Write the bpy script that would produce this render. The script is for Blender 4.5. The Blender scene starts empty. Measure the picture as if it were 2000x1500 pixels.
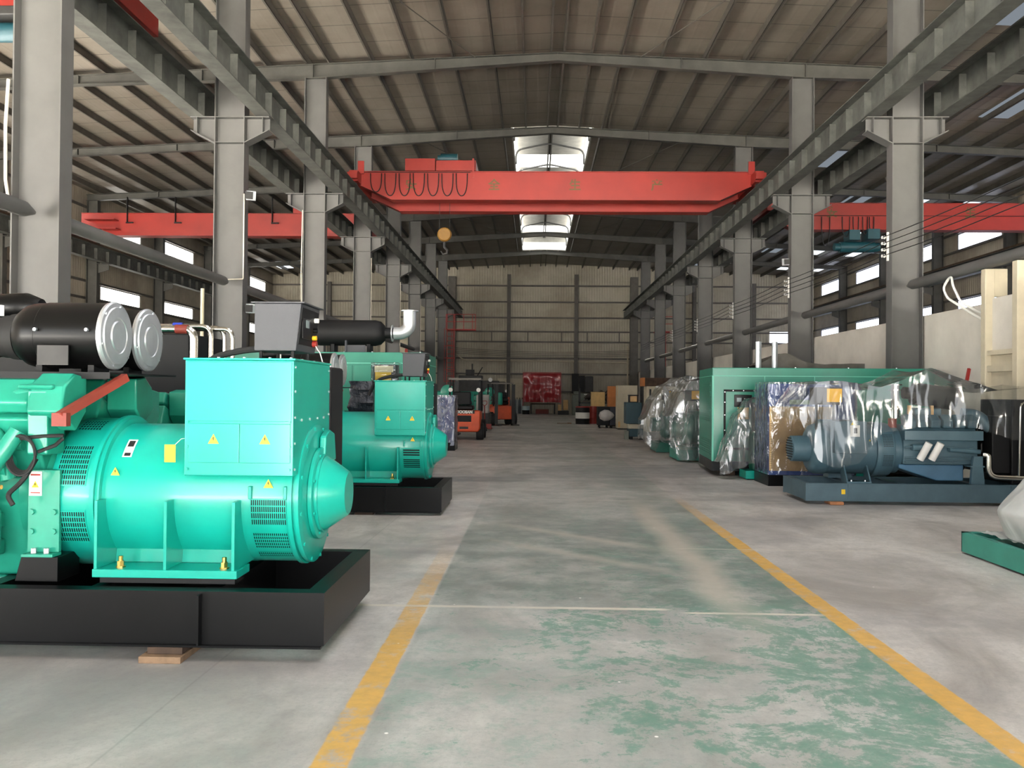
import bpy, math, random
from mathutils import Vector, Matrix, noise
random.seed(7)
S = bpy.context.scene
COL = S.collection
PI = math.pi

# ------------------------------------------------------------------ materials
def lin(c):
    if isinstance(c, str):
        c = tuple(int(c[i:i+2], 16)/255 for i in (0, 2, 4))
    return tuple((v/12.92 if v <= .04045 else ((v+.055)/1.055)**2.4) for v in c)

def newmat(name):
    m = bpy.data.materials.new(name); m.use_nodes = True
    nt = m.node_tree; nt.nodes.clear()
    out = nt.nodes.new('ShaderNodeOutputMaterial')
    return m, nt, out

def N(nt, t, **kw):
    n = nt.nodes.new(t)
    for k, v in kw.items():
        if k.startswith('i_'):
            n.inputs[k[2:].replace('_', ' ')].default_value = v
        else:
            setattr(n, k, v)
    return n

def ramp(nt, fac, stops):
    r = nt.nodes.new('ShaderNodeValToRGB')
    e = r.color_ramp.elements
    while len(e) < len(stops): e.new(.5)
    for el, (p, c) in zip(e, stops):
        el.position = p; el.color = (c, c, c, 1) if isinstance(c, (int, float)) else (*c, 1)
    nt.links.new(fac, r.inputs[0]); return r.outputs[0]

def paint(name, col, rough=.4, metal=0., var=.12, scale=3., bump=0., bscale=40., coat=0., spec=.5):
    m, nt, out = newmat(name); L = nt.links.new
    b = N(nt, 'ShaderNodeBsdfPrincipled')
    b.inputs['Roughness'].default_value = rough; b.inputs['Metallic'].default_value = metal
    b.inputs['Coat Weight'].default_value = coat; b.inputs['Coat Roughness'].default_value = .12
    b.inputs['Specular IOR Level'].default_value = spec
    c = lin(col)
    tc = N(nt, 'ShaderNodeTexCoord')
    nz = N(nt, 'ShaderNodeTexNoise', i_Scale=scale, i_Detail=5., i_Roughness=.6)
    L(tc.outputs['Object'], nz.inputs['Vector'])
    dark = tuple(v*(1-var*1.6) for v in c); lite = tuple(min(1, v*(1+var)) for v in c)
    L(ramp(nt, nz.outputs[0], [(.3, dark), (.7, lite)]), b.inputs['Base Color'])
    if bump:
        n2 = N(nt, 'ShaderNodeTexNoise', i_Scale=bscale, i_Detail=3.)
        L(tc.outputs['Object'], n2.inputs['Vector'])
        bp = N(nt, 'ShaderNodeBump', i_Strength=bump, i_Distance=.02)
        L(n2.outputs[0], bp.inputs['Height']); L(bp.outputs[0], b.inputs['Normal'])
    L(b.outputs[0], out.inputs[0]); return m

def glow(name, col, s):
    m, nt, out = newmat(name)
    e = N(nt, 'ShaderNodeEmission'); e.inputs[0].default_value = (*lin(col), 1); e.inputs[1].default_value = s
    nt.links.new(e.outputs[0], out.inputs[0]); return m

def film(name, col, opac, rough=.12, bump=.6, bscale=6., trans=.25, fres=1.6):
    """thin plastic sheet: mostly clear, glossy along its creases"""
    m, nt, out = newmat(name); L = nt.links.new
    tc = N(nt, 'ShaderNodeTexCoord')
    mp = N(nt, 'ShaderNodeMapping'); mp.inputs['Scale'].default_value = (1, 1, .45)
    L(tc.outputs['Object'], mp.inputs[0])
    nz = N(nt, 'ShaderNodeTexNoise', i_Scale=bscale, i_Detail=2., i_Roughness=.5, i_Distortion=1.2)
    L(mp.outputs[0], nz.inputs['Vector'])
    bp = N(nt, 'ShaderNodeBump', i_Strength=bump, i_Distance=.12); L(nz.outputs[0], bp.inputs['Height'])
    tr = N(nt, 'ShaderNodeBsdfTransparent'); tr.inputs[0].default_value = (.97, .98, .98, 1)
    df = N(nt, 'ShaderNodeBsdfDiffuse'); df.inputs[0].default_value = (*lin(col), 1)
    tl = N(nt, 'ShaderNodeBsdfTranslucent'); tl.inputs[0].default_value = (*lin(col), 1)
    gl = N(nt, 'ShaderNodeBsdfGlossy'); gl.inputs['Roughness'].default_value = rough
    for s in (df, gl): L(bp.outputs[0], s.inputs['Normal'])
    m1 = N(nt, 'ShaderNodeMixShader'); m1.inputs[0].default_value = trans
    L(df.outputs[0], m1.inputs[1]); L(tl.outputs[0], m1.inputs[2])
    m2 = N(nt, 'ShaderNodeMixShader')
    L(ramp(nt, nz.outputs[0], [(.35, opac*.5), (.7, min(1, opac*1.6))]), m2.inputs[0])
    L(tr.outputs[0], m2.inputs[1]); L(m1.outputs[0], m2.inputs[2])
    fr = N(nt, 'ShaderNodeFresnel', i_IOR=1.5); L(bp.outputs[0], fr.inputs['Normal'])
    ma = N(nt, 'ShaderNodeMath', operation='MULTIPLY_ADD'); ma.inputs[1].default_value = fres; ma.inputs[2].default_value = .03
    ma.use_clamp = True; L(fr.outputs[0], ma.inputs[0])
    m3 = N(nt, 'ShaderNodeMixShader'); L(ma.outputs[0], m3.inputs[0]); L(m2.outputs[0], m3.inputs[1]); L(gl.outputs[0], m3.inputs[2])
    L(m3.outputs[0], out.inputs[0]); return m

def sheetmetal(name, col, axis=0, pitch=.2, rough=.6, joint=None, col2=None, metal=0., depth=.03):
    """ribbed cladding: ribs run across axis (0=x, 1=y); optional joint lines along another axis"""
    m, nt, out = newmat(name); L = nt.links.new
    b = N(nt, 'ShaderNodeBsdfPrincipled'); b.inputs['Roughness'].default_value = rough; b.inputs['Metallic'].default_value = metal
    tc = N(nt, 'ShaderNodeTexCoord'); sx = N(nt, 'ShaderNodeSeparateXYZ'); L(tc.outputs['Object'], sx.inputs[0])
    f = N(nt, 'ShaderNodeMath', operation='MULTIPLY'); f.inputs[1].default_value = 1/pitch; L(sx.outputs[axis], f.inputs[0])
    fr = N(nt, 'ShaderNodeMath', operation='FRACT'); L(f.outputs[0], fr.inputs[0])
    rib = ramp(nt, fr.outputs[0], [(0, 0.), (.08, 1.), (.2, 1.), (.28, 0.)])
    bp = N(nt, 'ShaderNodeBump', i_Strength=.8, i_Distance=depth); L(rib, bp.inputs['Height']); L(bp.outputs[0], b.inputs['Normal'])
    nz = N(nt, 'ShaderNodeTexNoise', i_Scale=.35, i_Detail=6., i_Roughness=.65); L(tc.outputs['Object'], nz.inputs['Vector'])
    c = lin(col); c2 = lin(col2) if col2 else tuple(v*.7 for v in c)
    colr = ramp(nt, nz.outputs[0], [(.35, c2), (.62, c)])
    if joint:
        ax, p = joint
        g = N(nt, 'ShaderNodeMath', operation='MULTIPLY'); g.inputs[1].default_value = 1/p; L(sx.outputs[ax], g.inputs[0])
        gf = N(nt, 'ShaderNodeMath', operation='FRACT'); L(g.outputs[0], gf.inputs[0])
        line = ramp(nt, gf.outputs[0], [(0, .3), (.022, .3), (.034, 1.), (1, 1.)])
        mx = N(nt, 'ShaderNodeMix', data_type='RGBA', blend_type='MULTIPLY'); mx.inputs[0].default_value = 1
        L(colr, mx.inputs[6]); L(line, mx.inputs[7]); colr = mx.outputs[2]
    L(colr, b.inputs['Base Color']); L(b.outputs[0], out.inputs[0]); return m

TEAL = paint('turquoise_paint', '12A18F', .3, var=.05, coat=.2, spec=.4)
TEALD = paint('turquoise_paint_engine', '218E76', .36, var=.12, coat=.15, spec=.4)
BLACK = paint('black_paint', '080808', .36, var=.2, coat=.04, spec=.22)
BLACKM = paint('black_matt', '0B0B0C', .6, var=.2, spec=.35)
RUBBER = paint('black_rubber', '121212', .7, var=.2)
GREYBOX = paint('grey_powder_coat', '3B3C40', .55, var=.06, bump=.15, bscale=200)
SILVER = paint('brushed_zinc', 'C9CDD0', .35, metal=.75, var=.06, scale=8)
CHROME = paint('bright_steel', 'D8D4CA', .2, metal=1., var=.04)
BRASS = paint('brass', 'C9A860', .3, metal=1.)
STEEL = paint('steel_grey_paint', '595856', .55, var=.12, scale=1.2)
STEELD = paint('steel_grey_beam', '484742', .6, var=.22, scale=1.5)
GIRD = paint('girder_paint', '51524D', .65, var=.3, scale=2.5)
PURL = paint('purlin_steel', '56524B', .6, var=.15)
RUST = paint('rail_rust', '54402F', .8, var=.3, scale=6)
RED = paint('crane_red', '92251C', .45, var=.12, scale=.8)
REDD = paint('oxide_red', '7F3024', .55, var=.12)
LADRED = paint('ladder_red', 'B02D28', .55)
HOOKY = paint('hook_yellow', '86601C', .5)
HOISTB = paint('hoist_teal', '174650', .45)
CREAM = paint('cream_paint', 'BEB49C', .6, var=.08)
PLASTER = paint('cream_plaster', 'CFC9BE', .85, var=.1, scale=.9, bump=.1)
YEL = paint('tag_yellow', 'F2B51D', .5, var=.06)
STICK = paint('sticker_yellow', 'EFC627', .5, var=.05)
WHITE = paint('white_label', 'E4E2DC', .6, var=.04)
INK = paint('black_ink', '151515', .6)
REDINK = paint('red_ink', 'B3352F', .6)
GREEN = paint('canopy_green', '1E7F68', .4, var=.06, coat=.2)
GREENL = paint('canopy_green_edge', '63BFA4', .45, var=.05)
GREEND = paint('skid_green', '358373', .45, var=.08)
DGREEN = paint('machine_green', '14604F', .4, var=.12, coat=.2)
BLUE = paint('genset_blue', '48646F', .45, var=.1, coat=.1)
BLUED = paint('genset_blue_base', '4A626C', .5, var=.12)
WOOD = paint('timber', '8A6F55', .8, var=.3, scale=6, bump=.2)
WOODD = paint('dark_timber', '4C3A2C', .8, var=.3, scale=6)
PLY = paint('plywood', 'D2AE72', .7, var=.12, scale=4)
CARD = paint('cardboard', 'CFAA78', .8, var=.1, scale=5)
CARTON = paint('orange_carton', 'B87440', .8, var=.1)
BRICK = paint('brick', 'B0764F', .85, var=.2, scale=8)
ORANGE = paint('forklift_orange', 'D2532A', .45, var=.12)
TARP = paint('dark_tarp', '5C574F', .55, var=.2, bump=.5, bscale=6)
GCYL = paint('gas_cylinder_grey', 'A9B0B2', .45)
PRESSG = paint('press_green_grey', '74796E', .6, var=.15)
DKGREY = paint('dark_machine', '2C2B2A', .6, var=.3)
TEALBOX = paint('dark_teal_box', '1F3D44', .55, var=.12)
BLUECRATE = paint('blue_wrap', '3C58A0', .3, var=.2, bump=.4, bscale=12)
DAYR2 = glow('daylit_wall_side_sheet', 'E6EEF5', 1.8)
RIDGEFILL = glow('added_ridge_glow', 'F4F5FA', 6.2)  # glow for the added ridge sheets above the near floor
WALLM = sheetmetal('wall_cladding', 'B9B09E', 1, .2, col2='94897A')
WALLE = sheetmetal('wall_cladding_end', 'B5AE9C', 0, .2, col2='9A917F')
ROOFM = sheetmetal('roof_underside', '827B71', 0, .33, .5, joint=(1, 1.15), col2='6D665B', metal=.05, depth=.003)
DAY = glow('daylit_pane', 'FFFAF0', 9)
DAYB = glow('daylit_pane_cool', 'E2E9FF', 7)
DAYR = glow('daylit_roof_sheet', 'DCE8F5', .3)
DAYM = glow('daylit_monitor_sheet', 'F7F8F2', 3.5)
FILM = film('clear_polythene', 'B0B5B5', .07, rough=.1, bump=.3, bscale=1.6, fres=.9)
FILMW = film('milky_polythene', 'DADCD8', 1.6, rough=.3, bump=.35, bscale=2.5, trans=.3, fres=.5)
FILMB = film('blue_stretch_film', '6C7FBE', .55, rough=.2)
FILMG = film('grey_polythene', 'A9ACAA', .32, rough=.15, bump=.5, bscale=3)
CURT = paint('red_curtain_film', 'A01820', .3, var=.15, scale=2, bump=.12, bscale=2, coat=.4)

# ------------------------------------------------------------------ mesh builder
class MB:
    def __init__(s): s.v = []; s.f = []
    def add(s, vs, fs):
        b = len(s.v); s.v += [tuple(v) for v in vs]; s.f += [tuple(b+i for i in f) for f in fs]; return s
    def box(s, x0, x1, y0, y1, z0, z1):
        return s.add([(x, y, z) for z in (z0, z1) for y in (y0, y1) for x in (x0, x1)],
                     [(0, 2, 3, 1), (4, 5, 7, 6), (0, 1, 5, 4), (2, 6, 7, 3), (0, 4, 6, 2), (1, 3, 7, 5)])
    def obox(s, c, size, M=None):
        hx, hy, hz = (a/2 for a in size); M = M or Matrix()
        vs = [Vector(c) + M.to_3x3() @ Vector((x, y, z)) for z in (-hz, hz) for y in (-hy, hy) for x in (-hx, hx)]
        return s.add(vs, [(0, 2, 3, 1), (4, 5, 7, 6), (0, 1, 5, 4), (2, 6, 7, 3), (0, 4, 6, 2), (1, 3, 7, 5)])
    def bar(s, p, q, w, h, up=(0, 0, 1)):
        p, q = Vector(p), Vector(q); d = (q-p).normalized(); up = Vector(up)
        if abs(d.dot(up)) > .99: up = Vector((1, 0, 0))
        a = d.cross(up).normalized()*w/2; b = a.cross(d).normalized()*h/2
        vs = [e+i*a+j*b for e in (p, q) for i, j in ((-1, -1), (1, -1), (1, 1), (-1, 1))]
        return s.add(vs, [(3, 2, 1, 0), (4, 5, 6, 7)] + [(i, (i+1) % 4, 4+(i+1) % 4, 4+i) for i in range(4)])
    def prism(s, pts, axis, a, b):
        def P(u, v, w): return {0: (w, u, v), 1: (u, w, v), 2: (u, v, w)}[axis]
        n = len(pts)
        return s.add([P(u, v, a) for u, v in pts] + [P(u, v, b) for u, v in pts],
                     [tuple(range(n-1, -1, -1)), tuple(range(n, 2*n))] + [(i, (i+1) % n, n+(i+1) % n, n+i) for i in range(n)])
    def lathe(s, prof, o=(0, 0, 0), axis=0, n=32, a0=0, a1=2*PI):
        full = abs(a1-a0-2*PI) < 1e-6; m = n if full else n+1; vs = []
        for t, r in prof:
            for k in range(m):
                a = a0+(a1-a0)*k/n; c, d = r*math.cos(a), r*math.sin(a)
                p = {0: (t, c, d), 1: (c, t, d), 2: (c, d, t)}[axis]
                vs.append((p[0]+o[0], p[1]+o[1], p[2]+o[2]))
        fs = [(i*m+k, i*m+(k+1) % m, (i+1)*m+(k+1) % m, (i+1)*m+k) for i in range(len(prof)-1) for k in range(n)]
        if full:
            if prof[0][1] > 1e-6: fs.append(tuple(range(n-1, -1, -1)))
            if prof[-1][1] > 1e-6: b = (len(prof)-1)*n; fs.append(tuple(b+k for k in range(n)))
        return s.add(vs, fs)
    def cyl(s, p, q, r, r2=None, n=16):
        p, q = Vector(p), Vector(q); r2 = r if r2 is None else r2
        d = (q-p).normalized(); u = d.orthogonal().normalized(); w = d.cross(u)
        vs = [e+(u*math.cos(2*PI*k/n)+w*math.sin(2*PI*k/n))*rr for e, rr in ((p, r), (q, r2)) for k in range(n)]
        return s.add(vs, [(k, (k+1) % n, n+(k+1) % n, n+k) for k in range(n)] + [tuple(range(n-1, -1, -1)), tuple(range(n, 2*n))])
    def tube(s, pts, r, n=8):
        pts = [Vector(p) for p in pts]; vs = []; u = None
        for i, p in enumerate(pts):
            d = (pts[min(i+1, len(pts)-1)]-pts[max(i-1, 0)]).normalized()
            u = d.orthogonal().normalized() if u is None else (u-d*u.dot(d)).normalized()
            w = d.cross(u); rr = r[i] if isinstance(r, (list, tuple)) else r
            vs += [p+(u*math.cos(2*PI*k/n)+w*math.sin(2*PI*k/n))*rr for k in range(n)]
        m = len(pts)
        return s.add(vs, [(i*n+k, i*n+(k+1) % n, (i+1)*n+(k+1) % n, (i+1)*n+k) for i in range(m-1) for k in range(n)]
                     + [tuple(range(n-1, -1, -1)), tuple((m-1)*n+k for k in range(n))])
    def grid(s, fn, nu, nv):
        vs = [fn(i/nu, j/nv) for j in range(nv+1) for i in range(nu+1)]; w = nu+1
        return s.add(vs, [(j*w+i, j*w+i+1, (j+1)*w+i+1, (j+1)*w+i) for j in range(nv) for i in range(nu)])
    def shift(s, dx=0., dy=0., dz=0.): s.v = [(x+dx, y+dy, z+dz) for x, y, z in s.v]; return s
    def build(s, name, mat, parent=None, bevel=0., smooth=True, solid=0.):
        me = bpy.data.meshes.new(name); me.from_pydata(s.v, [], s.f); me.update()
        import bmesh
        b = bmesh.new(); b.from_mesh(me); bmesh.ops.recalc_face_normals(b, faces=b.faces); b.to_mesh(me); b.free()
        me.materials.append(mat)
        if smooth:
            me.shade_smooth(); me.set_sharp_from_angle(angle=math.radians(38))
        o = bpy.data.objects.new(name, me); COL.objects.link(o)
        if parent is not None: o.parent = parent
        if solid:
            md = o.modifiers.new('thick', 'SOLIDIFY'); md.thickness = solid; md.offset = 0
        if bevel:
            md = o.modifiers.new('edge', 'BEVEL'); md.width = bevel; md.segments = 2; md.limit_method = 'ANGLE'; md.angle_limit = math.radians(50)
            md.harden_normals = True
        return o

def arc(pts, rad, k=6):
    """polyline with its corners rounded"""
    pts = [Vector(p) for p in pts]; out = [pts[0]]
    for a, b, c in zip(pts, pts[1:], pts[2:]):
        d1, d2 = (a-b), (c-b); r = min(rad, d1.length*.49, d2.length*.49)
        p, q = b+d1.normalized()*r, b+d2.normalized()*r
        out += [(p*(1-t)+b*t)*(1-t)+(b*(1-t)+q*t)*t for t in (i/k for i in range(k+1))]
    return out+[pts[-1]]

def thing(name, label, cat, loc=(0, 0, 0), rz=0., group=None):
    o = bpy.data.objects.new(name, None); o.empty_display_size = .2; COL.objects.link(o)
    o.location = loc; o.rotation_euler = (0, 0, rz); return tag(o, label, cat, group)
def tag(o, label, cat, group=None):
    o['label'] = label; o['category'] = cat
    if group: o['group'] = group
    return o
def struct(o): o['kind'] = 'structure'; return o
def dup(root, loc, rz=None, label=None, group=None):
    r = root.copy(); COL.objects.link(r); r.location = loc
    if rz is not None: r.rotation_euler = (0, 0, rz)
    if label: r['label'] = label
    if group: r['group'] = group
    for ch in list(root.children):
        c = ch.copy(); COL.objects.link(c); c.parent = r
        for g in list(ch.children):
            d = g.copy(); COL.objects.link(d); d.parent = c
    return r
def text(s, name, size, mat, parent, loc, rot, depth=.002, off=.008):
    cu = bpy.data.curves.new(name, 'FONT'); cu.body = s; cu.size = size; cu.extrude = depth; cu.offset = off; cu.align_x = 'CENTER'; cu.align_y = 'CENTER'
    o = bpy.data.objects.new(name+'_tmp', cu); COL.objects.link(o)
    dg = bpy.context.evaluated_depsgraph_get(); me = bpy.data.meshes.new_from_object(o.evaluated_get(dg))
    bpy.data.objects.remove(o); bpy.data.curves.remove(cu)
    r = bpy.data.objects.new(name, me); COL.objects.link(r); me.materials.clear(); me.materials.append(mat)
    r.location = loc; r.rotation_euler = rot; r.parent = parent; return r
ORD = ['zeroth', 'first', 'second', 'third', 'fourth', 'fifth', 'sixth', 'seventh', 'eighth', 'ninth']
def warn(parent, x, y, z, s=.032, nrm='-y'):
    """yellow warning triangle with a black flash, lying on a face that looks along -y"""
    t = MB().prism([(x-s, z-s*.85), (x+s, z-s*.85), (x, z+s*.95)], 1, y-.003, y).build('warning_sticker', STICK, parent, smooth=False)
    k = s*.42; m = MB()
    m.prism([(x-k*.2, z+k*.9), (x+k*.35, z+k*.9), (x+k*.05, z+k*.1), (x+k*.4, z+k*.1), (x-k*.2, z-k*1.1), (x, z-k*.15), (x-k*.35, z-k*.15)], 1, y-.005, y-.0031)
    m.build('flash_symbol', INK, t, smooth=False)
    return t
def bolts(pts, r, h, axis, mat, parent, name='bolt', n=6):
    """each bolt a part of its own"""
    for p in pts:
        q = list(p); q[axis] += h
        MB().cyl(p, q, r, n=n).build(name, mat, parent, smooth=False)
GATEP = (1500, 1350, 600); SIDEP = 1400; SUNP = 400; EXPO = 0.02
# ------------------------------------------------------------------ the hall (camera stands at x=0, y=0; y runs down the nave, metres)
XL, XR, YN, YF = -20.8, 21.7, -5.0, 67.4          # outer walls, near wall, end wall
CLX, CRX = -6.5, 7.7                              # nave column rows
RX, RZ, SL = .6, 11.78, .046                      # ridge, roof sheet height at ridge, fall
FR = [11.1+7*k for k in range(8)]                 # frames seen ahead of the camera
def roofz(x): return RZ-SL*abs(x-RX)

def floor_material():
    m, nt, out = newmat('worn_concrete'); L = nt.links.new
    b = N(nt, 'ShaderNodeBsdfPrincipled'); tc = N(nt, 'ShaderNodeTexCoord'); P = tc.outputs['Object']
    sx = N(nt, 'ShaderNodeSeparateXYZ'); L(P, sx.inputs[0]); X, Y = sx.outputs[0], sx.outputs[1]
    def noise(scale, detail=6., rough=.6, dist=0., sc=(1, 1, 1)):
        mp = N(nt, 'ShaderNodeMapping'); mp.inputs['Scale'].default_value = sc; L(P, mp.inputs[0])
        n = N(nt, 'ShaderNodeTexNoise', i_Scale=scale, i_Detail=detail, i_Roughness=rough, i_Distortion=dist); L(mp.outputs[0], n.inputs['Vector']); return n.outputs[0]
    def math_(op, a, c=None, clamp=False):
        n = N(nt, 'ShaderNodeMath', operation=op); n.use_clamp = clamp
        for i, v in enumerate((a, c)):
            if v is None: continue
            if isinstance(v, (int, float)): n.inputs[i].default_value = v
            else: L(v, n.inputs[i])
        return n.outputs[0]
    def mix(f, a, c):
        n = N(nt, 'ShaderNodeMix', data_type='RGBA')
        if isinstance(f, (int, float)): n.inputs[0].default_value = f
        else: L(f, n.inputs[0])
        for i, v in ((6, a), (7, c)):
            if isinstance(v, str): n.inputs[i].default_value = (*lin(v), 1)
            else: L(v, n.inputs[i])
        return n.outputs[2]
    def maprange(v, a, c, d=0., e=1.):
        n = N(nt, 'ShaderNodeMapRange'); L(v, n.inputs[0])
        for i, q in enumerate((a, c, d, e)): n.inputs[1+i].default_value = q
        return n.outputs[0]
    def band(v, a, c, soft=.012):
        return math_('MULTIPLY', maprange(v, a-soft, a+soft), maprange(v, c+soft, c-soft))
    base = mix(ramp(nt, noise(.9, 7, .65, .6, (1, .55, 1)), [(.36, 0.), (.62, 1.)]), '96918A', 'CAC6C0')
    base = mix(ramp(nt, noise(7, 8, .8), [(.42, 0.), (.72, .6)]), base, '918F8D')
    base = mix(ramp(nt, noise(.28, 3, .5, .8, (.5, 1.6, 1)), [(.5, 0.), (.62, .7)]), base, '868484')
    # green aisle paint, worn through
    inside = band(X, -.77, 2.14)
    n1 = noise(1.35, 14, .8, .6); n2 = noise(8, 8, .8)
    wear = math_('ADD', n1, math_('MULTIPLY', math_('SUBTRACT', n2, .5), .6))
    side = maprange(X, -.7, 1.3, -.11, .035)
    wear = math_('ADD', wear, side)
    solid = math_('MULTIPLY', inside, ramp(nt, wear, [(.5, 0.), (.53, .6), (.6, .85)]))
    thin = math_('MULTIPLY', inside, ramp(nt, noise(.7, 5, .6), [(.35, .25), (.65, .6)]))
    gfade = maprange(Y, 9, 17, 1., .25)
    c = mix(math_('MULTIPLY', math_('MULTIPLY', thin, gfade), .75), base, '85938C')
    c = mix(math_('MULTIPLY', solid, maprange(Y, 6.5, 12, .85, .2)), c, '4C8570')
    # fainter remains of the green on the left half
    n3 = math_('ADD', noise(2.1, 13, .8, .4, (1, 1.3, 1)), math_('MULTIPLY', math_('SUBTRACT', n2, .5), .5))
    f2 = math_('MULTIPLY', math_('MULTIPLY', inside, ramp(nt, n3, [(.5, 0.), (.58, .7)])), math_('MULTIPLY', maprange(X, 1.2, .2), maprange(Y, 6.6, 5.8)))
    c = mix(math_('MULTIPLY', f2, .55), c, '6E9384')
    # fine grit over everything
    c = mix(ramp(nt, noise(30, 6, .85), [(.5, 0.), (.68, .4)]), c, '7C7A77')
    # black specks where the paint lifted
    sp = math_('MULTIPLY', math_('MULTIPLY', inside, ramp(nt, noise(24, 3, .8), [(.66, 0.), (.7, .8)])), ramp(nt, noise(1.9, 3), [(.55, 0.), (.66, 1.)]))
    c = mix(math_('MULTIPLY', sp, maprange(Y, 6.2, 5.5)), c, '4C4A47')
    # grey painted stretch beyond the first joint
    gz = math_('MULTIPLY', math_('MULTIPLY', inside, maprange(Y, 6.3, 6.7)), maprange(Y, 13, 9.5, .15, .75))
    c = mix(math_('MULTIPLY', gz, ramp(nt, noise(2.2, 8, .7), [(.36, .2), (.6, 1.)])), c, '66736C')
    # the long walked-in pale track on the right of the aisle and skid marks
    tr = math_('MULTIPLY', band(math_('ADD', X, math_('MULTIPLY', math_('SUBTRACT', noise(.8, 3), .5), .35)), 1.38, 1.66, .1), band(Y, 6.2, 12.5, .8))
    c = mix(math_('MULTIPLY', tr, .9), c, 'ADA89C')
    for sl, off, w in ((-.9, 8.9, .1), (-.95, 10.1, .12)):
        u = math_('SUBTRACT', math_('SUBTRACT', Y, math_('MULTIPLY', X, sl)), off)
        sk = math_('MULTIPLY', band(u, -w, w, .12), band(X, -.3, 1.2, .3))
        c = mix(math_('MULTIPLY', sk, .8), c, 'A6A297')
    # yellow lines
    yw = ramp(nt, math_('ADD', noise(5, 8, .75), math_('MULTIPLY', math_('SUBTRACT', noise(1.1, 3), .5), .5)), [(.36, .12), (.47, .9)])
    wob = math_('MULTIPLY', math_('SUBTRACT', noise(7, 5), .5), .03)
    Xw = math_('ADD', X, wob)
    for a, d, y0, y1, fl in ((-.945, -.785, 5.5, 9.0, .0), (2.12, 2.275, 9.5, 13.5, .0)):
        ln = math_('MULTIPLY', math_('MULTIPLY', band(Xw, a, d, .006), yw), maprange(Y, y0, y1, 1., fl))
        c = mix(ln, c, mix(ramp(nt, noise(14, 4), [(.4, 0.), (.7, .5)]), 'D2A348', 'AC8B4C'))
    # saw-cut joints
    for y, w, x0, x1 in ((6.42, .03, -1.4, 1.0), (6.33, .025, 1.12, 2.1), (8.95, .012, 1.5, 9.), (12.9, .012, -6, 9), (19, .015, -6, 9), (26, .015, -6, 9)):
        j = math_('MULTIPLY', band(math_('ADD', Y, math_('MULTIPLY', wob, .8)), y-w, y+w, .008), band(X, x0, x1, .05))
        c = mix(math_('MULTIPLY', j, ramp(nt, noise(3, 3), [(.3, .45), (.55, .95)])), c, 'C6C0B2')
    j = band(math_('SUBTRACT', X, math_('MULTIPLY', Y, .02)), -1.95, -1.94, .006)
    c = mix(math_('MULTIPLY', j, .35), c, '66645F')
    # paint chips
    vo = N(nt, 'ShaderNodeTexVoronoi', i_Scale=2.3); L(P, vo.inputs['Vector'])
    chip = math_('MULTIPLY', ramp(nt, vo.outputs['Distance'], [(.018, 1.), (.026, 0.)]), maprange(Y, 14, 9))
    c = mix(chip, c, 'E6E4DE')
    L(c, b.inputs['Base Color'])
    L(ramp(nt, noise(2.5, 5), [(.3, .38), (.7, .62)]), b.inputs['Roughness'])
    bp = N(nt, 'ShaderNodeBump', i_Strength=.12, i_Distance=.01); L(n2, bp.inputs['Height']); L(bp.outputs[0], b.inputs['Normal'])
    L(b.outputs[0], out.inputs[0]); return m

struct(MB().box(XL-.3, XR+.3, YN-3, YF+.3, -.2, 0).build('floor', floor_material(), smooth=False))

# windows: lower and upper row in every bay of the side walls
bays = [FR[0]-14+7*k for k in range(10)]
def side_wall(name, x, sgn):
    m = MB(); a, b = (x-.15, x) if sgn < 0 else (x, x+.15)
    zt = roofz(x)+.25
    rows = [(5.85, 6.55), (9.1, 9.95)]
    cuts = []
    for y in bays:
        if y+5.6 < YF and y+1.4 > YN: cuts.append((y+1.4, y+5.6))
    for z0, z1 in ((5.6, rows[0][0]), (rows[0][1], rows[1][0]), (rows[1][1], zt)): m.box(a, b, YN, YF, z0, z1)
    if sgn < 0: m.box(a, b, YN, 7, -.1, 5.6).box(a, b, 21, YF, -.1, 5.6)      # unseen opening added on the left to brighten that bay's roof
    else: m.box(a, b, YN, YF, -.1, 5.6)
    for z0, z1 in rows:
        e = YN
        for c0, c1 in cuts: m.box(a, b, e, c0, z0, z1); e = c1
        m.box(a, b, e, YF, z0, z1)
    w = struct(m.build(name, WALLM, smooth=False))
    for z in (1.2, 2.9, 4.6, 5.8, 6.6, 7.9, 9.05, 10.0):
        xi = x+.05 if sgn < 0 else x-.05
        g = MB().box(xi-.05, xi+.05, 21.1 if sgn < 0 and z < 5.7 else YN, YF, z-.05, z+.05).build('wall_girt', PURL, w, smooth=False); g['kind'] = 'structure'
    return cuts, rows
wn = 0
for nm, x, sg in (('wall_left', XL, -1), ('wall_right', XR, 1)):
    cuts, rows = side_wall(nm, x, sg)
    for z0, z1 in rows:
        for c0, c1 in cuts:
            if c0 < 8: continue
            wn += 1; xx = x+sg*.06
            p = struct(MB().box(xx-.006, xx+.006, c0, c1, z0, z1).build('window_%d' % wn, DAY if sg < 0 else DAYB, smooth=False))
            f = MB(); q = x+sg*.03
            for ya, yb, za, zb in ((c0, c1, z0, z0+.05), (c0, c1, z1-.05, z1), (c0, c0+.05, z0, z1), (c1-.05, c1, z0, z1)): f.box(q-.02, q+.02, ya, yb, za, zb)
            f.build('window_frame', STEEL, p, smooth=False)

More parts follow.
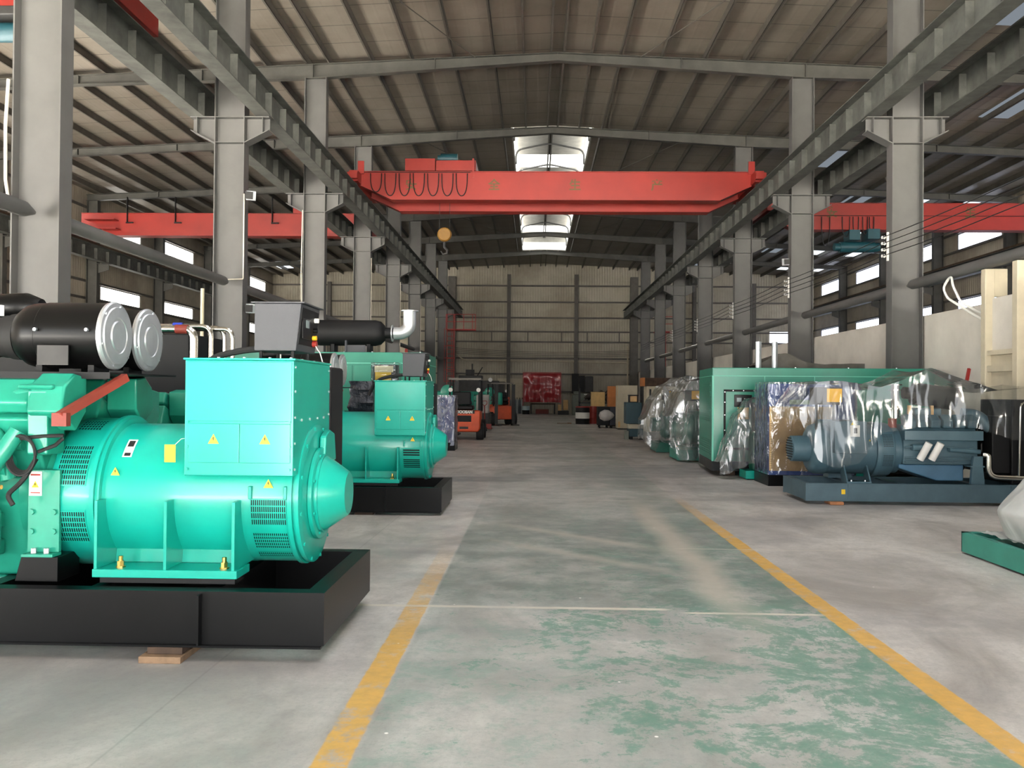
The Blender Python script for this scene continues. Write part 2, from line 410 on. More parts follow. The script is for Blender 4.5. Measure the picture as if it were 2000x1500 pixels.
# end wall with its girts and posts, near wall with the open gates
w = struct(MB().prism([(XL, -.1), (XR, -.1), (XR, roofz(XR)+.2), (RX, RZ+.2), (XL, roofz(XL)+.2)], 1, YF, YF+.15).build('wall_back', WALLE, smooth=False))
for z in (1.7, 3.08, 4.3, 5.6, 6.4, 7.49, 8.73, 10.0):
    MB().box(XL, XR, YF-.12, YF, z-.055, z+.055).build('wall_girt', PURL, w, smooth=False)
for x in (-16.2, -11.6, -2.05, 3.22, 12.4, 17.0):
    MB().box(x-.14, x+.14, YF-.4, YF-.12, 0, roofz(x)-.8).build('wall_post', PURL, w, smooth=False)
for x in (CLX, CRX):
    MB().box(x-.3, x+.3, YF-.62, YF-.12, 0, roofz(x)-.8).build('wall_post', PURL, w, smooth=False)
for x in (-3.4, -.55, 2.1, 4.1, 6.6):
    MB().box(x-.04, x+.04, YF-.1, YF, 5.6, 6.4).build('wall_strut', PURL, w, smooth=False)
wn += 1
p = struct(MB().box(18.3, 20.2, YF-.02, YF-.008, 5.6, 6.5).build('window_%d' % wn, DAYB, smooth=False))
MB().box(18.2, 20.3, YF-.05, YF-.021, 6.5, 6.56).box(18.2, 20.3, YF-.05, YF-.021, 5.54, 5.6).build('window_frame', STEEL, p, smooth=False)
m = MB(); zt = RZ+.2
gates = [(-18.5, -8.5, 5.2), (-4.5, 6.2, 4.8), (9.5, 19.5, 5.2)]  # left gate is unseen, added to brighten the left bay roof
e = XL
for a, b, h in gates: m.box(e, a, YN-.15, YN, 0, zt); m.box(a, b, YN-.15, YN, h, zt); e = b
m.box(e, XR, YN-.15, YN, 0, zt)
struct(m.build('wall_front', WALLE, smooth=False))
struct(MB().box(-60, 60, -60, YN-3, -.25, -.05).build('ground_outside', paint('yard_concrete', 'B5B2AA', .9), smooth=False))

# roof: sheet with the ridge monitor opening, purlins below it
MO = (32.6, 61.0, 1.55)      # monitor from, to, half width
m = MB(); th = .05
for sg in (-1, 1):
    xo = XL-.2 if sg < 0 else XR+.2
    xi = RX+sg*MO[2]
    def q(xa, xb, ya, yb):
        za, zb = roofz(xa), roofz(xb)
        m.add([(xa, ya, za), (xb, ya, zb), (xb, yb, zb), (xa, yb, za), (xa, ya, za+th), (xb, ya, zb+th), (xb, yb, zb+th), (xa, yb, za+th)],
              [(0, 1, 2, 3), (7, 6, 5, 4), (0, 4, 5, 1), (1, 5, 6, 2), (2, 6, 7, 3), (3, 7, 4, 0)])
    q(xo, xi, YN, YF); q(xi, RX, YN, MO[0]); q(xi, RX, MO[1], YF)
roof = struct(m.build('ceiling', ROOFM, smooth=False))
offs = [.19, 1.0, 1.85, 3.05, 4.28, 5.45, 6.7, 7.35]+[8.55+1.2*k for k in range(11)]
for sg in (-1, 1):
    for o in offs:
        x = RX+sg*o; z = roofz(x)
        if o < MO[2]:
            for a, b in ((YN, MO[0]), (MO[1], YF)):
                MB().box(x-.03, x+.03, a, b, z-.22, z-.003).build('roof_purlin', PURL, roof, smooth=False)
        else:
            m = MB().box(x-.006, x+.006, YN, YF, z-.22, z-.003).box(x-.006*sg, x+.055*sg, YN, YF, z-.22, z-.205) if sg > 0 else MB().box(x-.006, x+.006, YN, YF, z-.22, z-.003).box(x-.055, x+.006, YN, YF, z-.22, z-.205)
            m.build('roof_purlin', PURL, roof, smooth=False)
# rod bracing under the sheet
for k in range(2, 8):
    y0, y1 = FR[k-1], FR[k]
    for sg in (-1, 1):
        if k % 2 == 0:
            for xa, xb in ((2.4, 5.4),):
                MB().cyl((RX+sg*xa, y1, roofz(RX+xa)-.24), (RX+sg*xb, y0, roofz(RX+xb)-.24), .014, n=6).build('brace_rod', PURL, roof)
# unseen glowing ridge sheets, added to light the near floor from above
for sg in (-1, 1):
    for k in range(6):
        y = YN+.8+k*3.4; xa = RX+sg*1.1; xb = RX+sg*2.9; d = .012
        ps = [(xa, y, roofz(xa)-d), (xb, y, roofz(xb)-d), (xb, y+3., roofz(xb)-d), (xa, y+3., roofz(xa)-d)]
        MB().add(ps+[(a, b, c+.008) for a, b, c in ps], [(0, 1, 2, 3), (7, 6, 5, 4), (0, 4, 5, 1), (1, 5, 6, 2), (2, 6, 7, 3), (3, 7, 4, 0)]).build('glowing_roof_sheet', RIDGEFILL, roof, smooth=False)
# ridge monitor: raised roof over the opening, glazed cheeks, daylight strips
mo = MB(); y0, y1, hw = MO
zb = roofz(RX+hw); zt = zb+1.05
sk = []
for sg in (-1, 1):
    x = RX+sg*hw
    mo.box(x-.03, x+.03, y0, y1, zb-.02, zb+.12)
mo.box(RX-hw, RX+hw, y0, y0+.05, zb, zt).box(RX-hw, RX+hw, y1-.05, y1, zb+.6, zt)
strips = [(40.1, 42.4), (57.2, 59.4)]
e = y0
for a, b in strips+[(y1, y1)]:
    if a > e: mo.box(RX-hw-.1, RX+hw+.1, e, a, zt, zt+.05)
    e = b
mon = struct(mo.build('roof_monitor', paint('monitor_sheet', 'B9B6AE', .6), smooth=False)); mon['kind'] = 'structure'
for a, b in strips:
    MB().box(RX-hw-.1, RX+hw+.1, a, b, zt+.01, zt+.03).build('skylight_strip', DAYM, mon, smooth=False)
for sg in (-1, 1):
    x = RX+sg*(hw+.02)
    MB().box(x-.01, x+.01, y0+.05, y1-.05, zb+.12, zt-.1).build('monitor_pane', DAYM, mon, smooth=False)
MB().box(RX-hw, RX+hw, y1-.04, y1-.02, zb+.1, zb+.6).build('monitor_pane', DAYM, mon, smooth=False)
for y in [y0+1.75+k*3.5 for k in range(8)]:
    f = MB().tube(arc([(RX-hw+.05, y, zb), (RX-hw+.05, y, zb+.62), (RX, y, zt-.12), (RX+hw-.05, y, zb+.62), (RX+hw-.05, y, zb)], .3), .045, 6)
    f.build('monitor_hoop', STEEL, mon)
MB().box(RX-.09, RX-.03, y0, y1, zt-.14, zt).box(RX+.03, RX+.09, y0, y1, zt-.14, zt).build('monitor_purlin', PURL, mon, smooth=False)
# translucent roof sheets in the side bays
for sg, cols in ((-1, (17.2, 19.4)), (1, (11.2, 14.9, 17.6, 20.0))):
    for o in cols:
        for k, y in enumerate(bays[2:]):
            if ((k+int(o)) % 2 and not (sg > 0 and o > 17)) or (o > 17 and k < 4): continue
            xa = RX+sg*(o-.5); xb = RX+sg*(o+.5); d = .012
            ps = [(xa, y+1.2, roofz(xa)-d), (xb, y+1.2, roofz(xb)-d), (xb, y+4.4, roofz(xb)-d), (xa, y+4.4, roofz(xa)-d)]
            MB().add(ps+[(a, b, c+.008) for a, b, c in ps], [(0, 1, 2, 3), (7, 6, 5, 4), (0, 4, 5, 1), (1, 5, 6, 2), (2, 6, 7, 3), (3, 7, 4, 0)]).build('glowing_roof_sheet', DAYR2 if o > 17 else DAYR, roof, smooth=False)

# ---------------------------------------------------------------- steel frame
def rafter_depth(x):
    d = abs(x-RX)
    if d < 7.2: return .24+.18*d/7.2
    return .42-.14*min(1, abs(d-7.2)/7)
def hcol(m, x, y, z0, z1, d=.64, b=.3, tf=.02, tw=.014):
    m.box(x-d/2, x-d/2+tf, y-b/2, y+b/2, z0, z1); m.box(x+d/2-tf, x+d/2, y-b/2, y+b/2, z0, z1)
    m.box(x-d/2+tf, x+d/2-tf, y-tw/2, y+tw/2, z0, z1)
for side, cx in (('left', CLX), ('right', CRX)):
    for i, y in enumerate(FR):
        top = roofz(cx)-.225-rafter_depth(cx)-.004
        lab = 'grey steel H column with a two-armed bracket, %s from the camera in the %s row' % (ORD[i+1], side)
        t = thing('steel_column', lab, 'column', (cx, y, 0), group='columns of the %s row' % side)
        m = MB(); hcol(m, 0, 0, 0.02, top); m.build('shaft', STEEL, t, smooth=False)
        MB().box(-.45, .45, -.28, .28, 0, .02).build('base_plate', STEEL, t, smooth=False)
        for sg in (-1, 1):
            k = MB(); k.prism([(sg*.33, 6.86), (sg*.82, 7.12), (sg*.82, 7.38), (sg*.33, 7.38)], 1, -.009, .009)
            k.box(min(sg*.325, sg*.84), max(sg*.325, sg*.84), -.15, .15, 7.38, 7.4)
            k.add([(sg*.325, -.15, 6.84), (sg*.83, -.15, 7.1), (sg*.83, .15, 7.1), (sg*.325, .15, 6.84), (sg*.325, -.15, 6.86), (sg*.83, -.15, 7.12), (sg*.83, .15, 7.12), (sg*.325, .15, 6.86)],
                  [(0, 1, 2, 3), (7, 6, 5, 4), (0, 4, 5, 1), (1, 5, 6, 2), (2, 6, 7, 3), (3, 7, 4, 0)])
            k.box(sg*.7-.006, sg*.7+.006, -.14, .14, 7.06, 7.38)
            k.build('bracket', STEEL, t, smooth=False)
        k = MB().box(-.3, .3, -.14, -.125, 6.84, 7.4) if False else MB().box(-.3, .3, -.14, .14, 6.85, 6.865).box(-.3, .3, -.14, .14, 7.385, 7.4)
        k.build('stiffener_plate', STEEL, t, smooth=False)
# outer wall columns and their brackets
for side, cx, sg in (('left', XL+.36, 1), ('right', XR-.36, -1)):
    for i, y in enumerate(FR[1:]):
        m = MB(); hcol(m, cx, y, 0, roofz(cx)-.225-rafter_depth(cx)-.004, .5, .28)
        m.prism([(cx+sg*.25, 6.95), (cx+sg*.75, 7.12), (cx+sg*.75, 7.39), (cx+sg*.25, 7.39)], 1, y-.012, y+.012)
        m.box(min(cx+sg*.25, cx+sg*.78), max(cx+sg*.25, cx+sg*.78), y-.14, y+.14, 7.37, 7.39)
        o = m.build('wall_column', STEELD, smooth=False)
        tag(o, 'grey steel column standing against the %s outer wall, %s from the camera' % (side, ORD[i+1]), 'column', 'columns along the %s outer wall' % side)
# roof rafters, one per frame
for i, y in enumerate(FR[2:], 3):
    m = MB(); xs = sorted(set([XL+.05, XR-.05, RX]+[RX+s*d for s in (-1, 1) for d in (3.6, 7.2, 10.5, 14.2, 18)]))
    for a, b in zip(xs, xs[1:]):
        za, zb = roofz(a)-.224, roofz(b)-.224; da, db = rafter_depth(a), rafter_depth(b)
        for w, o0, o1 in ((.11, 0, .014), (.006, .014, None)):
            pa, pb = (o1 if o1 else da-.014), (o1 if o1 else db-.014)
            m.add([(a, y-w, za-o0), (b, y-w, zb-o0), (b, y-w, zb-pb), (a, y-w, za-pa), (a, y+w, za-o0), (b, y+w, zb-o0), (b, y+w, zb-pb), (a, y+w, za-pa)],
                  [(0, 3, 2, 1), (4, 5, 6, 7), (0, 1, 5, 4), (1, 2, 6, 5), (2, 3, 7, 6), (3, 0, 4, 7)])
        m.add([(a, y-.11, za-da+.014), (b, y-.11, zb-db+.014), (b, y-.11, zb-db), (a, y-.11, za-da), (a, y+.11, za-da+.014), (b, y+.11, zb-db+.014), (b, y+.11, zb-db), (a, y+.11, za-da)],
              [(0, 3, 2, 1), (4, 5, 6, 7), (0, 1, 5, 4), (1, 2, 6, 5), (2, 3, 7, 6), (3, 0, 4, 7)])
    for x in xs[1:-1]:
        z = roofz(x)-.235; d = rafter_depth(x)-.022
        m.box(x-.01, x+.01, y-.1, y+.1, z-d, z)
    o = m.build('roof_rafter', STEELD, smooth=False)
    tag(o, 'grey steel roof rafter spanning the hall on top of the %s pair of columns' % ORD[i], 'rafter', 'roof rafters')
# crane runway girders
def girder(x, lab, y0=FR[0]-9, y1=YF-.6, rib=1.05, top=8.05):
    z0, z1 = 7.403, top; m = MB()
    m.box(x-.16, x+.16, y0, y1, z0, z0+.018).box(x-.19, x+.19, y0, y1, z1-.018, z1).box(x-.006, x+.006, y0, y1, z0+.018, z1-.018)
    y = y0+.2
    while y < y1: m.box(x-.15, x+.15, y-.006, y+.006, z0+.019, z1-.12); y += rib
    t = m.build('runway_girder', GIRD, smooth=False)
    r = MB().box(x-.05, x+.05, y0, y1, z1, z1+.02).box(x-.012, x+.012, y0, y1, z1+.02, z1+.09).box(x-.035, x+.035, y0, y1, z1+.09, z1+.13)
    r.build('crane_rail', RUST, t, smooth=False)
    return tag(t, lab, 'girder')
girder(CLX+.72, 'long ribbed crane girder on the nave side of the left column row')
girder(CLX-.72, 'long ribbed crane girder on the outer side of the left column row')
girder(CRX-.72, 'long ribbed crane girder on the nave side of the right column row')
girder(CRX+.72, 'long ribbed crane girder on the outer side of the right column row')
girder(XL+.98, 'long ribbed crane girder along the left outer wall above the windows')
girder(XR-.98, 'long ribbed crane girder along the right outer wall above the windows')
# tie tubes between columns
for side, cx in (('left', CLX), ('right', CRX)):
    for i, (a, b) in enumerate(zip([FR[0]-7]+FR, FR)):
        m = MB().lathe([(a+.17, .03), (a+.4, .1), (b-.4, .1), (b-.17, .03)], (cx, 0, 3.88), 1, 14)
        o = m.build('tie_tube', STEEL)
        lab = ('grey tie tube running from the camera side to the first column of the %s row' % side if i == 0 else
               'grey tie tube between the %s and %s columns of the %s row' % (ORD[i], ORD[i+1], side))
        tag(o, lab, 'tube', 'tie tubes of the %s column row' % side)
# cream partition on the right, just behind the column row
PX0 = 8.06
pw = struct(MB().box(PX0, PX0+.16, 7.0, YF-.1, 0, 3.27).build('wall_partition', PLASTER, smooth=False))
t = thing('gate_frame', 'pair of cream posts with a recessed panel standing in front of the cream partition', 'frame', (7.7, 13.77, 0))
for y in (0, .96):
    MB().box(-.08, .08, y, y+.15, 0, 3.772).build('post', CREAM, t, .012)
    MB().box(.081, .3, y+.02, y+.13, 3.3, 3.772).build('post_web', CREAM, t, smooth=False)
MB().box(-.05, .06, .151, .959, 2.02, 2.12).box(-.05, .06, .151, .959, 2.3, 2.38).build('cross_rail', CREAM, t, smooth=False)
MB().box(.04, .06, .151, .959, 2.381, 3.27).build('panel', PLASTER, t, smooth=False)
MB().box(.02, .06, .151, .959, 2.121, 2.299).box(.02, .06, .151, .959, 0, 2.019).build('lower_panel', CREAM, t, smooth=False)
# ---------------------------------------------------------------- bridge cranes
def crane_beam(m, x0, x1, y0, y1, z0, z1, taper=1.0, rise=.45):
    m.prism([(x0, z0+rise), (x0+taper, z0), (x1-taper, z0), (x1, z0+rise), (x1, z1), (x0, z1)], 1, y0, y1)
    m.box(x0, x1, y0-.05, y1+.05, z1, z1+.02)
    m.box(x0+taper, x1-taper, y0-.05, y1+.05, z0-.02, z0)
t = thing('overhead_crane', 'red double girder overhead crane with four characters spanning the nave', 'crane', (RX, 27.5, 0))
gx0, gx1 = CLX+.82-RX, CRX-.82-RX
for y, nm in ((0, 1), (1.75, 2)):
    m = MB(); crane_beam(m, gx0, gx1, y, y+.4, 7.8, 8.68); g = m.build('bridge_girder', RED, t, smooth=False)
    MB().box(gx0+.1, gx1-.1, y+.18, y+.24, 8.7, 8.75).build('trolley_rail', RUST, g, smooth=False)
for x in (gx0-.1, gx1+.1):
    e = MB().box(x-.14, x+.14, -.55, 2.7, 8.26, 8.6).box(x-.16, x+.16, -.75, -.55, 8.3, 8.5).box(x-.16, x+.16, 2.7, 2.9, 8.3, 8.5).build('end_carriage', RED, t, .01)
    for y in (-.2, 2.35): MB().cyl((x-.04, y, 8.31), (x+.04, y, 8.31), .125, n=18).build('wheel', DKGREY, e)
    s = 1 if x < 0 else -1
    MB().box(x+s*.05, x+s*.25, -.15, -.09, 8.6, 9.0).build('bumper_post', RED, e, smooth=False)
for s, x in zip('安全生产', (-4.626, -1.952, .644, 3.259)):
    text(s, 'character', .38, paint('character_paint', '5E4A22', .6) if s == '安' else bpy.data.materials['character_paint'], t, (x, -.004, 8.25), (PI/2, 0, 0), .002)
m = MB()
px = gx0+.35
for k in range(7):
    a = px+k*.46; w = .36; d = .72 if k else .6
    m.tube([(a+w*(.5-.5*math.cos(PI*u)), -.07, 8.62-d*math.sin(PI*u)**.6) for u in [i/14 for i in range(15)]], .016, 6)
m.tube([(gx0+.1, -.07, 8.66), (px+7*.46, -.07, 8.66)], .012, 6)
m.build('festoon_cable', BLACKM, t)
c = MB().box(-3.85, -2.55, .12, 1.98, 8.76, 9.1).box(-4.85, -3.87, .12, 1.98, 8.76, 9.16).build('trolley', RED, t, .015)
MB().cyl((-3.75, .7, 9.3), (-3.2, .7, 9.3), .17, n=20).cyl((-3.85, .7, 9.3), (-3.75, .7, 9.3), .12, n=16).box(-3.7, -3.3, .55, .85, 9.1, 9.16).build('hoist_motor', HOISTB, c)
MB().box(-2.66, -2.6, -.02, .1, 8.5, 9.12).build('cable_arm', RED, c, smooth=False)
h = MB().lathe([(-.09, .06), (-.09, .2), (-.05, .235), (.05, .235), (.09, .2), (.09, .06)], (-3.64, 1.0, 6.85), 1, 24).build('hook_block', HOOKY, t)
MB().tube([(-3.64, 1, 6.6), (-3.64, 1, 6.42), (-3.54, 1, 6.33), (-3.56, 1, 6.22), (-3.68, 1, 6.2), (-3.76, 1, 6.3)], [.05, .04, .045, .05, .04, .02], 8).build('hook', DKGREY, h)
for dx in (-.17, .17): MB().cyl((-3.64+dx, 1, 6.9), (-3.64+dx, 1, 8.8), .009, n=6).build('hoist_rope', DKGREY, h)
# left bay crane
x0, x1 = XL+.98, CLX-.72
t = thing('overhead_crane', 'red single girder overhead crane crossing the left side bay behind the columns', 'crane', ((x0+x1)/2, 36.6, 0))
w = (x1-x0)/2
m = MB(); crane_beam(m, -w+.15, w-.15, 0, .42, 8.34, 9.2, .9, .25); g = m.build('bridge_girder', RED, t, smooth=False)
MB().box(-w+1.0, w-1.0, -.1, .52, 8.24, 8.319).build('lower_flange', RED, g, smooth=False)
for x in (-w, w): MB().box(x-.15, x+.15, -1.1, 1.5, 8.2, 8.58).build('end_carriage', RED, t, .01)
MB().box(-w+.4, -w+1.9, -.5, -.02, 8.45, 8.5).box(-w+.5, -w+1.8, -.45, -.02, 8.86, 8.9).build('walkway', RED, t, smooth=False)
m = MB()
for k in range(5):
    x = -w+2.2+k*2.1; m.box(x-.012, x+.012, -.14, -.03, 8.8, 9.9).box(x-.012, x+.3, -.2, -.14, 8.75, 8.8)
m.build('cable_hanger', BLACKM, t, smooth=False)
c = MB().box(w-3.2, w-1.6, -.1, .5, 9.22, 9.5).build('trolley', RED, t, .01)
# right bay crane with its teal hoist
x0, x1 = CRX+.72, XR-.98
t = thing('overhead_crane', 'red single girder overhead crane with teal hoist in the right side bay', 'crane', ((x0+x1)/2, 32.0, 0)); w = (x1-x0)/2
m = MB(); crane_beam(m, -w+.15, w-.15, 0, .42, 7.75, 8.7, 1.0, .4); g = m.build('bridge_girder', RED, t, smooth=False)
for x in (-w, w): MB().box(x-.15, x+.15, -1.1, 1.5, 8.2, 8.58).build('end_carriage', RED, t, .01)
hx = 12.05-(x0+x1)/2
h = MB().cyl((hx-.75, .2, 7.12), (hx+.5, .2, 7.12), .2, n=24).cyl((hx-.95, .2, 7.12), (hx-.75, .2, 7.12), .15).cyl((hx+.5, .2, 7.12), (hx+.7, .2, 7.12), .17).build('hoist_drum', HOISTB, t)
MB().box(hx-.5, hx-.1, -.12, .5, 7.34, 7.72).box(hx+.15, hx+.6, -.2, .5, 7.36, 7.74).build('hoist_trolley', HOISTB, h, .02)
m = MB()
for k, (a, wd, d) in enumerate(((-2.4, .3, 1.0), (-1.5, .3, 1.1), (-.75, .28, .75), (-.35, .2, .7), (0, .18, .65), (.25, .16, .6))):
    a += hx
    m.tube([(a+wd*(.5-.5*math.cos(PI*u)), -.07, 8.2-d*math.sin(PI*u)**.6) for u in [i/12 for i in range(13)]], .016, 6)
m.tube([(-w+.3, -.07, 8.24), (w-.3, -.07, 8.24)], .01, 6); m.build('festoon_cable', BLACKM, t)
text('安', 'character', .42, bpy.data.materials['character_paint'], t, (10.95-(x0+x1)/2, -.004, 8.35), (PI/2, 0, 0))
text('生', 'character', .42, bpy.data.materials['character_paint'], t, (16.0-(x0+x1)/2, -.004, 8.35), (PI/2, 0, 0))
# near left bay crane, seen only in the top corner
t = thing('overhead_crane', 'red crane end with blue hoist high in the top left corner', 'crane', (-10.6, 14.9, 0))
m = MB(); crane_beam(m, -9.1, 3.35, 0, .42, 8.34, 9.2, .9, .25); m.build('bridge_girder', RED, t, smooth=False)
MB().box(3.2, 3.5, -1.0, .95, 8.2, 8.58).build('end_carriage', RED, t, .01)
MB().cyl((.55, .2, 7.98), (1.62, .2, 7.98), .17, n=24).build('hoist_drum', HOISTB, t)
MB().box(.75, 1.45, -.15, .5, 8.16, 8.32).build('hoist_trolley', DKGREY, t, .02)

# ---------------------------------------------------------------- generator sets of the left row
def grille(parent, cy, cz, r, x0, x1, a0, a1, nx, na, mat, bx=.006, ba=.004, back=BLACKM):
    """slotted vent wrapped round a cylinder whose axis is x; angles in degrees above the horizontal on the -y side"""
    A0, A1 = PI-math.radians(a1), PI-math.radians(a0)
    g = MB().lathe([(x0, r+.001), (x1, r+.001)], (0, cy, cz), 0, 14, A0, A1).build('vent_grille', back, parent)  # black sheet stands in for the shade behind the vent slots
    m = MB()
    for i in range(nx+1):
        x = x0+(x1-x0)*i/nx; m.lathe([(x-bx/2, r+.004), (x+bx/2, r+.004)], (0, cy, cz), 0, 14, A0, A1)
    for j in range(na+1):
        a = A0+(A1-A0)*j/na; da = ba/r; m.lathe([(x0, r+.0045), (x1, r+.0045)], (0, cy, cz), 0, 1, a-da, a+da)
    m.build('vent_lattice', mat, g); return g

def skid(t, L, W, H, mat, cross, stiff, fl=.1):
    """open channel frame: x from -L to 0, y from 0 to W"""
    for y, s in ((0, 1), (W, -1)):
        m = MB(); a, b = sorted((y, y+s*.012)); m.box(-L, 0, a, b, 0, H)
        a, b = sorted((y, y+s*fl)); m.box(-L, 0, a, b, H, H+.012)
        a, b = sorted((y-s*.03, y+s*.08)); m.box(-L, -.012, a, b, -.012, 0)
        m.build('side_rail', mat, t, smooth=False)
    for x, s in ((-.012, -1), (-L, 1)):
        m = MB().box(x, x+.012, .0125, W-.0125, 0, H); a, b = sorted((x+(.012 if s < 0 else 0), x+s*fl)); m.box(a, b, fl+.001, W-fl-.001, H, H+.012)
        m.build('end_rail', mat, t, smooth=False)
    for x in cross:
        MB().box(x-.05, x+.05, .013, W-.013, H-.02, H).box(x-.006, x+.006, .013, W-.013, .02, H-.021).build('cross_member', mat, t, smooth=False)
    for x in stiff:
        MB().box(x-.006, x+.006, -.05, -.0005, .002, H-.002).build('stiffener', mat, t, smooth=False)

def v_engine(t, mat, x0, x1, cy, full=True):
    """V engine along x: sump, block, two banks with rocker covers, manifolds"""
    e = MB().prism([(cy-.28, .3), (cy+.28, .3), (cy+.36, .52), (cy+.42, .95), (cy-.42, .95), (cy-.36, .52)], 0, x0, x1-.12).build('engine_block', mat, t, .02)
    MB().box(x0+.2, x1-.3, cy-.45, cy-.37, .62, .72).box(x0+.2, x1-.3, cy-.44, cy-.36, .45, .55).build('oil_gallery', mat, e, .015)
    MB().box(x0+.1, x1-.35, cy-.27, cy+.27, .14, .3).build('sump', mat, e, .03)
    for sg in (-1, 1):
        bk = MB(); c = (cy+sg*.44, 1.12)
        pr = [(cy+sg*.1, 1.06), (cy+sg*.4, .96), (cy+sg*.58, 1.32), (cy+sg*.28, 1.46)]
        bk.prism(pr if sg > 0 else pr[::-1], 0, x0, x1-.02)
        b = bk.build('cylinder_bank', mat, t, .02)
        n = 6; w = (x1-.02-x0)/n
        for k in range(n):
            xa = x0+k*w+.015; xb = xa+w-.03
            q = [(cy+sg*.55, 1.345), (cy+sg*.6, 1.42), (cy+sg*.48, 1.56), (cy+sg*.34, 1.58), (cy+sg*.29, 1.47)]
            MB().prism(q if sg > 0 else q[::-1], 0, xa, xb).build('rocker_cover', mat, b, .025)
        ep = [(cy+sg*.34, 1.36), (cy+sg*.46, 1.24), (cy+sg*.64, 1.36), (cy+sg*.6, 1.52), (cy+sg*.48, 1.6), (cy+sg*.34, 1.58)]
        MB().prism(ep if sg > 0 else ep[::-1], 0, x1-.019, x1+.2).build('end_plate', mat, b, .015)
        if full:
            for k in range(n):
                xa = x0+(k+.5)*w
                MB().tube(arc([(xa, cy+sg*.26, 1.4), (xa, cy+sg*.22, 1.5), (xa-.02, cy+sg*.08, 1.52)], .08), .045, 10).build('intake_runner', mat, b)
            MB().tube([(x0+.05, cy+sg*.52, 1.15), (x1-.1, cy+sg*.52, 1.15)], .03, 10).build('fuel_rail', mat, b)
    MB().cyl((x0, cy, 1.5), (x1-.15, cy, 1.5), .1, n=20).build('intake_manifold', mat, t)
    return e

